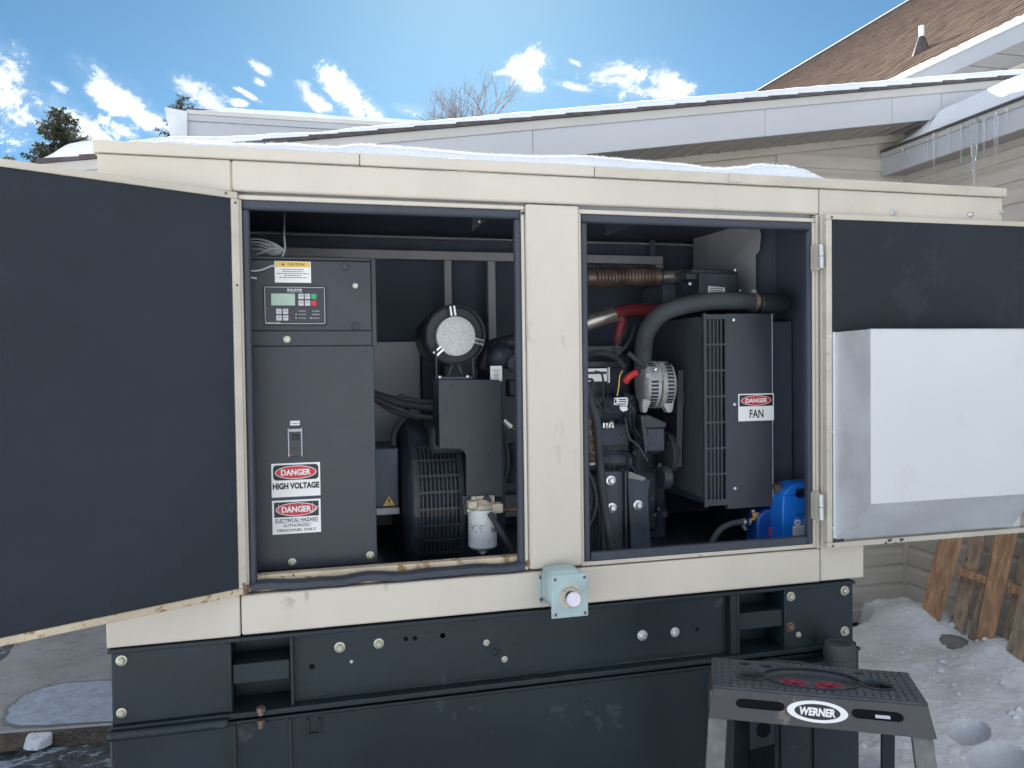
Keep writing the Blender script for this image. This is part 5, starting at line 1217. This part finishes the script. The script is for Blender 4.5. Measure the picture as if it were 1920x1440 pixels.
dp('baffle_flange', MB().box(.0225, bx0, .000, .0035, bz0+.004, bz1-.003), 'hood', .0008)
mb = MB(); mb.box(.0225, .062, .0021, .003, bz0-.008, bz0+.001)
dp('corner_gap', mb, 'print')
for px_, zz_ in [(.045, 1.10), (.045, 1.35), (.045, 1.6)]:
    c_ = Vector((1.585+px_+.001, RY-.045, zz_)); o = link('rivet', SCR, ld, c_); o.scale = (.0022,)*3; o.rotation_euler = (0, 0, rad(-70))
for fx_ in (.10, .25, .40, .55, .67):
    for zz_ in (1.168, 1.688):
        o = link('rivet', SCR, ld, Vector((1.585+fx_, RY-dpp-.0003, zz_))); o.scale = (.0022,)*3
dp('lip', MB().box(fx0, fx1, dpp-.012, dpp+.0008, bz1-.0025, bz1+.0012), 'galv', .0005)
for px, py in ((1559.5, 407), (1559, 630), (1560, 810), (1561, 990), (1561.5, 1024), (1661, 1018), (1680, 1019), (1753, 1010), (1842, 1003)):
    o = atY(SCRD if py > 1015 or py < 420 else SCR, 'screw', px, py, RY-.0025, 2.6, ld)
mb = MB()
for px, py in ((1664, 1014), (1686, 1013)): ppoly(mb, [(px, py-3), (px+10, py-4), (px+7, py+1), (px+2, py+3)], RY-.0026, .0003)
dp_ = part('scuff', mb, 'shedge', ld)
for (y0, y1) in ((458, 503), (927, 975)):
    a = P(1539, y0, RY-.004); b = P(1539.5, (y0+y1)/2-.5, RY-.004); b2 = P(1539.5, (y0+y1)/2+.5, RY-.004); c_ = P(1540, y1, RY-.004)
    h_ = gp('hinge', MB().cyl(a, b, .0078, n=16).cyl(b2, c_, .0078, n=16), 'galv', .001)
    gp('hinge_leaf', MB().box(a.x-.005, a.x+.0085, RY+.012, FY-.0005, c_.z-.002, a.z+.002), 'beige_old', parent=h_)

# --- snow on the canopy
crest = [(300,262.5),(335,262),(362,264),(400,266),(470,268),(545,268),(600,273),(620,274),(680,268),(760,274),(840,282),(900,287),(1000,291),(1100,292),(1200,300),(1270,306),(1330,314),(1350,315),(1390,312),(1430,306),(1480,309),(1505,316),(1525,325),(1537,332)]
cxs = []; 
for (x, y) in crest:
    p = P(x, y, FY+.05); q_ = P(x, 263+.0538*(x-175), FY+.05); cxs.append((p.x, max(.0, p.z-2.193)))
def ct(x):
    if x <= cxs[0][0] or x >= cxs[-1][0]: return 0
    for (a, b), (c_, d) in zip(cxs[:-1], cxs[1:]):
        if a <= x <= c_: t = (x-a)/(c_-a); return b+(d-b)*(t*t*(3-2*t))
def cth(x, y):
    t = ct(x); d = y-(FY-.004+.012*(1+noise.noise(Vector((x*3, 0, 5)))))
    e = math.sqrt(max(0, min(1, d/.045)))
    return t*e+min(.07, max(0, d-.05)*.10)*min(1, t/.012)+.0012*noise.noise(Vector((x*40, y*40, 0)))*e
snow_slab('canopy_snow', cxs[0][0], cxs[-1][0], FY-.008, 3.2, 620, 40, lambda x, y: 2.1925, cth, 'smooth blanket of snow with a frosty crest on top of the cream generator canopy', under=.0)
mb = MB(); rnd = random.Random(2)
for i in range(5200):
    x = rnd.uniform(cxs[2][0], cxs[-2][0]); y = FY+.035+rnd.random()**1.5*.05; z = 2.1925+cth(x, y)-.001
    if ct(x) < .003: continue
    h_ = rnd.uniform(.003, .0085); a = rnd.uniform(0, 6.28); w_ = .0007; tx, ty = rnd.uniform(-.6, .6)*h_, rnd.uniform(-.5, .3)*h_
    mb.add([(x-w_*math.cos(a), y-w_*math.sin(a), z), (x+w_*math.cos(a), y+w_*math.sin(a), z), (x+w_*math.sin(a), y-w_*math.cos(a), z), (x+tx, y+ty, z+h_)], [(0, 1, 3), (1, 2, 3), (2, 0, 3)])
solo('frost_needles', mb, 'snow', 'fine frost needles standing on the crest of the canopy snow', 'frost', kind='stuff', smooth=False)

# ================================================================== JUGS
def jug(px0, px1, ptop, Y, bottom_z, dep, m_, label, big):
    a = P(px0, ptop, Y); b = P(px1, ptop, Y); X0, X1 = a.x, b.x; T_ = a.z; t = thing('oil_jug', label, 'jug', ((X0+X1)/2, Y+dep/2, bottom_z)); W = X1-X0; H = T_-bottom_z
    return t, X0, W, T_, H
JY = 2.335
JX0 = P(1468, 907, JY).x; JT = P(1480, 907, JY).z; JW = .165; JB = .918
t = thing('oil_jug', 'bright blue plastic jug with moulded handle standing at the right edge of the engine bay', 'jug', (JX0+JW/2, JY+.04, JB))
H = JT-JB
def rp(pts): return pts
out = [(0, .0), (JW, .0), (JW, H*.93), (JW-.012, H), (JW*.52, H), (JW*.28, H*.985), (JW*.14, H*.93), (JW*.05, H*.85), (.003, H*.76), (0, H*.68)]
# handle opening in the upper part: body is built as ring of pieces
hz0, hz1, hx0_, hx1_ = H*.795, H*.920, JW*.34, JW*.90
hole = [(hx0_+.008, hz0), (hx1_-.008, hz0), (hx1_, hz0+.010), (hx1_, hz1-.006), (hx1_-.006, hz1), (hx0_+.004, hz1), (hx0_-.002, hz1-.006), (hx0_-.002, hz0+.012)]
def jughull(mb, sc_y0, sc_y1):
    lower = [(0, 0), (JW, 0), (JW, hz0+.01), (hx1_, hz0+.010), (hx1_-.008, hz0), (hx0_+.008, hz0), (hx0_-.002, hz0+.012), (hx0_-.002, hz0+.012), (.003, H*.76), (0, H*.68)]
    lower = [(0, 0), (JW, 0), (JW, hz0+.01), (hx1_, hz0+.010), (hx1_-.008, hz0), (hx0_+.008, hz0), (hx0_-.002, hz0+.012), (.004, hz0+.012), (0, H*.68)]
    upper = [(.004, hz0+.012), (hx0_-.002, hz0+.012), (hx0_-.002, hz1-.006), (hx0_+.004, hz1), (hx1_-.006, hz1), (hx1_, hz1-.006), (hx1_, hz0+.01), (JW, hz0+.01), (JW, H*.95), (JW-.012, H), (JW*.45, H), (JW*.28, H*.985), (JW*.14, H*.93), (JW*.05, H*.87)]
    for poly in (lower, upper):
        mb.prism([(JX0+x, JB+z) for x, z in poly], sc_y0, sc_y1)
mb = MB(); jughull(mb, JY+.002, JY+.085)
part('body', mb, 'blue', t, .008)
part('groove', MB().box(JX0+JW*.30, JX0+JW-.002, JY-.0002, JY+.003, JB+H*.57, JB+H*.58), 'bluedk', t)
part('front_relief', MB().box(JX0+JW*.28, JX0+JW-.004, JY-.003, JY+.004, JB+.01, JB+H*.555), 'blue', t, .003)
X0, X1, Z0, Z1 = rect(1487, 974, 1530, 1030, JY-.0045)
lb = part('label', MB().box(X0+.0, X1, JY-.0045, JY-.0032, Z0, Z1-.020), 'white', t)
mb = MB(); rnd = random.Random(3)
for k_ in range(9):
    z = Z1-.028-k_*.0062; x = X0+.002
    while x < X1-.004: L = rnd.uniform(.002, .008); mb.box(x, min(X1-.002, x+L), JY-.0050, JY-.0047, z-.0016, z); x += L+.0022
part('lettering', mb, 'print', lb)
c = P(1495.5, 980, JY-.0045)
part('emblem', MB().prism([(c.x+.0135*math.cos(rad(60*k_)), c.z+.0135*math.sin(rad(60*k_))) for k_ in range(6)], JY-.0052, JY-.0033), 'white', t)
part('emblem_rim', MB().prism([(c.x-.010, c.z+.0095), (c.x+.010, c.z+.0095), (c.x+.0065, c.z+.0125), (c.x-.0065, c.z+.0125)], JY-.0056, JY-.0053).prism([(c.x-.010, c.z-.0095), (c.x+.010, c.z-.0095), (c.x+.0065, c.z-.0125), (c.x-.0065, c.z-.0125)], JY-.0056, JY-.0053), 'orange', t)
part('lettering', text(MB(), 'NAPA', c.x-.0095, c.x+.0095, c.z-.0035, c.z+.0035, JY-.0056, .03), 'bluedk', t)
mb = MB(); text(mb, 'SAE', c.x+.020, c.x+.050, c.z+.003, c.z+.009, JY-.0036, .02); text(mb, '15W-40', c.x+.020, c.x+.056, c.z-.008, c.z-.001, JY-.0036, .02)
part('lettering', mb, 'white', t)
part('cap', MB().cyl((JX0+.016, JY+.05, JB+H*.86), (JX0+.010, JY+.05, JB+H*.97), .017), 'shedge', t)
KX0 = P(1423, 962, 2.40).x; KT = P(1435, 958, 2.40).z; KW_ = P(1462, 958, 2.40).x-KX0
t = thing('oil_jug', 'darker blue small bottle half hidden behind the bright blue jug', 'jug', (KX0+KW_/2, 2.44, .918))
part('body', MB().prism([(KX0, .918), (KX0+KW_, .918), (KX0+KW_, KT+.004), (KX0+KW_*.45, KT+.004), (KX0+KW_*.12, KT-.015), (KX0, KT-.03)], 2.41, 2.49), 'bluedk', t, .008)
X0, X1, Z0, Z1 = rect(1443, 989, 1451, 1003, 2.405)
part('label', MB().box(X0, X1, 2.4085, 2.4098, Z0, Z1), 'redpart', t)

# ================================================================== STEP LADDER
LZ = .78
BL, BR, FR, FL = (PZ(1340, 1232, LZ), PZ(1700, 1262, LZ), PZ(1741, 1318, LZ), PZ(1331, 1286, LZ))
lu = ((FR-FL)+(BR-BL)).normalized(); lv = Vector((-lu.y, lu.x, 0)); LW = ((FR-FL).length*.55+(BR-BL).length*.45); LD = abs(((BL-FL).dot(lv)+(BR-FR).dot(lv))/2)
LO = (FL+FR)/2 + (BL+BR)/2; LO = LO/2; LO.z = 0
t = thing('step_ladder', 'grey plastic step ladder with wide top platform standing in front of the generator', 'step ladder', (LO.x, LO.y, 0.1))
MX = Matrix(((lu.x, lv.x, 0, LO.x), (lu.y, lv.y, 0, LO.y), (0, 0, 1, 0), (0, 0, 0, 1)))
def lp_(name, mb, m_, bv=0, parent=None, smooth=True, kind=None): return part(name, mb.xf(MX), m_, parent or t, bv, smooth, kind=kind)
hw, hd = LW/2, LD/2
mb = MB(); Z = LZ; fl = .016; hh = .078
# skirt as tapered frustum, open below
o1 = [(-hw, -hd), (hw, -hd), (hw, hd), (-hw, hd)]; o2 = [(-hw-.012, -hd-fl), (hw+.016, -hd-fl), (hw+.016, hd+fl), (-hw-.012, hd+fl)]
vs = [(x, y, Z-.006) for x, y in o1]+[(x, y, Z-hh) for x, y in o2]+[(x*.985, y*.96, Z-.006) for x, y in o1]+[(x*.985, y*.96, Z-hh) for x, y in o2]
mb.add(vs, [(0, 1, 5, 4), (1, 2, 6, 5), (2, 3, 7, 6), (3, 0, 4, 7), (8, 12, 13, 9), (9, 13, 14, 10), (10, 14, 15, 11), (11, 15, 12, 8), (4, 5, 13, 12), (5, 6, 14, 13), (6, 7, 15, 14), (7, 4, 12, 15), (0, 8, 9, 1), (1, 9, 10, 2), (2, 10, 11, 3), (3, 11, 8, 0)])
lp_('platform_skirt', mb, 'ladder', .004)
# top plate built round the two hand holes and the tray
import bmesh
def plate_with_holes(x0, x1, y0, y1, z0, z1, holes):
    bm = bmesh.new(); 
    def loop(pts): vs_ = [bm.verts.new((x, y, z1)) for x, y in pts]; return [bm.edges.new((vs_[i], vs_[(i+1)%len(vs_)])) for i in range(len(vs_))]
    e = loop([(x0, y0), (x1, y0), (x1, y1), (x0, y1)])
    for (cx, cy, rx, ry, n_) in holes: e += loop([(cx+rx*math.cos(2*math.pi*i/n_), cy+ry*math.sin(2*math.pi*i/n_)) for i in range(n_)])
    bmesh.ops.triangle_fill(bm, use_beauty=True, edges=e)
    r = bmesh.ops.extrude_face_region(bm, geom=list(bm.faces)); 
    for g in r['geom']:
        if isinstance(g, bmesh.types.BMVert): g.co.z = z0
    mb = MB(); bm.verts.index_update(); mb.v = [tuple(v.co) for v in bm.verts]; mb.f = [tuple(v.index for v in f_.verts) for f_ in bm.faces]; bm.free(); return mb
HL = (-hw*.60, -.012, .037, .026, 24); HR_ = (hw*.62, -.010, .037, .026, 24); TR = (.0, .002, .118, .064, 40)
h2 = (-hw*.66, hd*.72, .016, .012, 14); h3 = (-hw*.44, hd*.66, .017, .012, 14); h4 = (hw*.50, hd*.66, .013, .010, 14)
lp_('platform_top', plate_with_holes(-hw, hw, -hd, hd, Z-.0055, Z, [HL, HR_, TR, h2, h3, h4]), 'laddertop', .0015)
mb = MB().lathe((TR[0], TR[1], Z-.013), (0, 0, 1), [(0, .0001), (.0, .112), (.008, .118), (.012, .118), (.012, .121)], 40, capends=False); mb.v = [(x, TR[1]+(y-TR[1])*TR[3]/TR[2], z) for x, y, z in mb.v]
lp_('tool_tray', mb, 'laddertop')
for sx in (-.048, .040):
    mb = MB(); cx, cy = TR[0]+sx, TR[1]-.012; R_ = .034
    mb.lathe((cx, cy, Z-.0125), (0, 0, 1), [(0, R_), (.003, R_), (.0032, R_*.86), (.001, R_*.85)], 28)
    for k_ in range(6):
        a = k_*math.pi/3+.2; d = Vector((math.cos(a), math.sin(a), 0)); q_ = Vector((-d.y, d.x, 0)); b0 = Vector((cx, cy, Z-.0095))
        mb.hexa([b0+d*.006-q_*.0022, b0+d*R_*.86-q_*.0022, b0+d*R_*.86+q_*.0022, b0+d*.006+q_*.0022], [p+Vector((0, 0, .002)) for p in (b0+d*.006-q_*.0022, b0+d*R_*.86-q_*.0022, b0+d*R_*.86+q_*.0022, b0+d*.006+q_*.0022)])
    mb.lathe((cx, cy, Z-.0095), (0, 0, 1), [(0, .009), (.003, .009)], 16)
    mb.v = [(x, cy+(y-cy)*.72, z) for x, y, z in mb.v]
    lp_('magnet_ring', mb, 'discred')
def insh(x, y, m_=.006):
    for (cx, cy, rx, ry, n_) in (HL, HR_, TR, h2, h3, h4):
        if ((x-cx)/(rx+m_))**2+((y-cy)/(ry+m_))**2 < 1: return True
    return False
mb = MB(); nxp, nyp = 26, 9; dx = (2*hw-.014)/nxp; dy = (2*hd-.012)/nyp
for i in range(nxp):
    for j in range(nyp):
        x0 = -hw+.007+i*dx; y0 = -hd+.006+j*dy; g = .0022
        if any(insh(x0+a*dx, y0+b*dy, .003) for a in (0, .5, 1) for b in (0, .5, 1)): continue
        a = [(x0+g, y0+g), (x0+dx-g, y0+g), (x0+dx-g, y0+dy-g), (x0+g, y0+dy-g)]; b = [(x0+g*1.7, y0+g*1.7), (x0+dx-g*1.7, y0+g*1.7), (x0+dx-g*1.7, y0+dy-g*1.7), (x0+g*1.7, y0+dy-g*1.7)]
        lp_('tread_pad', MB().add([(x, y, Z) for x, y in a]+[(x, y, Z+.003) for x, y in b], [(4, 5, 6, 7), (0, 1, 5, 4), (1, 2, 6, 5), (2, 3, 7, 6), (3, 0, 4, 7)]), 'laddertop', smooth=False)
for (cx, cy, rx, ry, n_) in (HL, HR_, TR):
    mb = MB(); 
    for k_ in range(n_):
        a0_, a1_ = 2*math.pi*k_/n_, 2*math.pi*(k_+1)/n_
        q4 = lambda r, z, a: (cx+(rx+r)*math.cos(a), cy+(ry+r)*math.sin(a), z)
        mb.hexa([q4(0, Z+.0005, a0_), q4(.004, Z+.0005, a0_), q4(.004, Z+.0005, a1_), q4(0, Z+.0005, a1_)], [q4(0, Z+.003, a0_), q4(.004, Z+.003, a0_), q4(.004, Z+.003, a1_), q4(0, Z+.003, a1_)])
    lp_('hole_rim', mb, 'laddertop')
# skirt face helper: point on the sloping front skirt, s 0..1 across, h 0..1 down
def sk(s_, h_, off=0.0):
    x = (-hw-.012*h_)+(2*hw+.028*h_)*s_; y = -hd-fl*h_-off; z = Z-.006-(hh-.006)*h_; return (x, y, z)
def onskirt(pts, off, th=.0012):
    a = [sk(*p, off) for p in pts]; b = [sk(*p, off-th) for p in pts]; n_ = len(a)
    return MB().add(a+b, [tuple(range(n_)), tuple(range(2*n_-1, n_-1, -1))]+[(i, (i+1)%n_, (i+1)%n_+n_, i+n_) for i in range(n_)])
def pill(c, hz_, rx, ry, n_=8):
    pts = []
    for k_ in range(n_+1): a = -math.pi/2+math.pi*k_/n_; pts.append((c+rx+ry*.33*math.cos(a)*.6, hz_+ry*math.sin(a)))
    for k_ in range(n_+1): a = math.pi/2+math.pi*k_/n_; pts.append((c-rx+ry*.33*math.cos(a)*.6, hz_+ry*math.sin(a)))
    return pts
for c_, in ((.235,), (.765,)):
    lp_('slot_recess', onskirt(pill(c_, .42, .085, .15), .0006), 'void')
    lp_('slot_rim', onskirt(pill(c_, .585, .080, .02), .0016), 'laddertop')
lp_('slot_glint', onskirt([(.755, .40), (.82, .40), (.82, .50), (.755, .50)], .0010, .0003), 'gray')  # pale grey patch painted as a highlight in the right slot
E_ = lambda rx, ry, n_=44: [(.497+rx*math.cos(2*math.pi*k_/n_), .47+ry*math.sin(2*math.pi*k_/n_)) for k_ in range(n_)]
lg = lp_('logo_badge', onskirt(E_(.138, .34), .0022, .0024), 'white')
lp_('logo_field', onskirt(E_(.104, .245), .0026, .0005), 'print', parent=lg)
V, F, a, b, c_, d = text_geo('WERNER', .045)
mb = MB(); mb.add([sk(.497-.083+.166*(v[0]-a)/(b-a)+.006*((v[1]-c_)/(d-c_)-.5), .47+.13-.26*(v[1]-c_)/(d-c_), .0030) for v in V], F)
lp_('lettering', mb, 'white', parent=lg)
# legs (front pair slopes forward and outward, rear pair back)
def leg(x0, y0, z0, x1, y1, z1, wx, wy):
    return MB().hexa([(x0-wx/2, y0-wy/2, z0), (x0+wx/2, y0-wy/2, z0), (x0+wx/2, y0+wy/2, z0), (x0-wx/2, y0+wy/2, z0)][::1], [(x1-wx/2, y1-wy/2, z1), (x1+wx/2, y1-wy/2, z1), (x1+wx/2, y1+wy/2, z1), (x1-wx/2, y1+wy/2, z1)])
for sx in (-1, 1):
    lp_('front_leg', leg(sx*(hw-.017), -hd+.020, Z-.02, sx*(hw+.03), -hd-.13, .1, .046, .022), 'leg', .003)
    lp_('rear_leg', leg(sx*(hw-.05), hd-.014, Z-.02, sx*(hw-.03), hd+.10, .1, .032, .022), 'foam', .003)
lp_('lower_step', MB().box(-hw-.0, hw+.0, -hd-.10, -hd+.03, .42, .45), 'ladder', .006)
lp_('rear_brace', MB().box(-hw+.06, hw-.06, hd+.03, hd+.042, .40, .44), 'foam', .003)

# ================================================================== PALLETS
def palp(px, py, off=0):
    d = ray(px, py); tt = (3.12+off+.2727*1.6)/(d.x-.2727*d.z); return EYE+d*tt
pn = Vector((-1, 0, .2727)).normalized()      # towards the viewer side of the leaning deck
ax_up = Vector((.2727, 0, 1)).normalized()
def board(px0, px1, name, m_, par, off, th, x_low=None, top=None, low=None):
    "board seen between two slanting pixel edges ((xt,yt),(xb,yb)) left and right, carried up behind the door"
    (l0, l1), (r0_, r1_) = px0, px1
    A, B_, C_, D = [palp(*q_) for q_ in (l0, r0_, r1_, l1)]
    up1 = (A-D); up2 = (B_-C_)
    A = A+up1*.22; B_ = B_+up2*.22; C_ = C_-up2*.22; D = D-up1*.22
    f_ = [p+pn*(off+th) for p in (D, C_, B_, A)]; b_ = [p+pn*off for p in (D, C_, B_, A)]
    return part(name, MB().hexa(f_, b_), m_, par, .003)
t = thing('wooden_pallet', 'orange brown wooden pallet leaning on the siding, its foot buried in snow', 'pallet', (3.15, 3.3, .1))
board(((1768,1018),(1733,1160)), ((1811,1013),(1764,1185)), 'deck_board', 'wood', t, .02, .018)
board(((1812,1013),(1770,1195)), ((1840,1012),(1797,1205)), 'deck_board', 'woodgrey', t, -.03, .018)
board(((1857,1008),(1806,1212)), ((1876,1007),(1826,1215)), 'deck_board', 'woodgrey', t, -.03, .018)
board(((1877,1007),(1838,1212)), ((1914,1004),(1866,1222)), 'deck_board', 'wood', t, .02, .018)
board(((1917,1004),(1870,1222)), ((1960,1004),(1905,1240)), 'deck_board', 'woodgrey', t, -.03, .018)
q4 = [palp(*p) for p in ((1797, 1078), (1869, 1102), (1873, 1088), (1801, 1064))]
part('stringer', MB().hexa([p+pn*.019 for p in q4], [p-pn*.01 for p in q4]), 'wood', t, .002)
q4 = [palp(*p) for p in ((1895, 1112), (1990, 1140), (1990, 1120), (1895, 1094))]
part('stringer', MB().hexa([p+pn*.019 for p in q4], [p-pn*.01 for p in q4]), 'wood', t, .002)
t = thing('wooden_pallet', 'snow dusted weathered pallet at the right edge of the photo', 'pallet', (3.15, 2.9, .1))
board(((1945,1060),(1905,1235)), ((1975,1060),(1945,1260)), 'deck_board', 'woodgrey', t, .05, .018)
board(((1990,1060),(1960,1235)), ((2040,1060),(2010,1260)), 'deck_board', 'woodgrey', t, .05, .018)
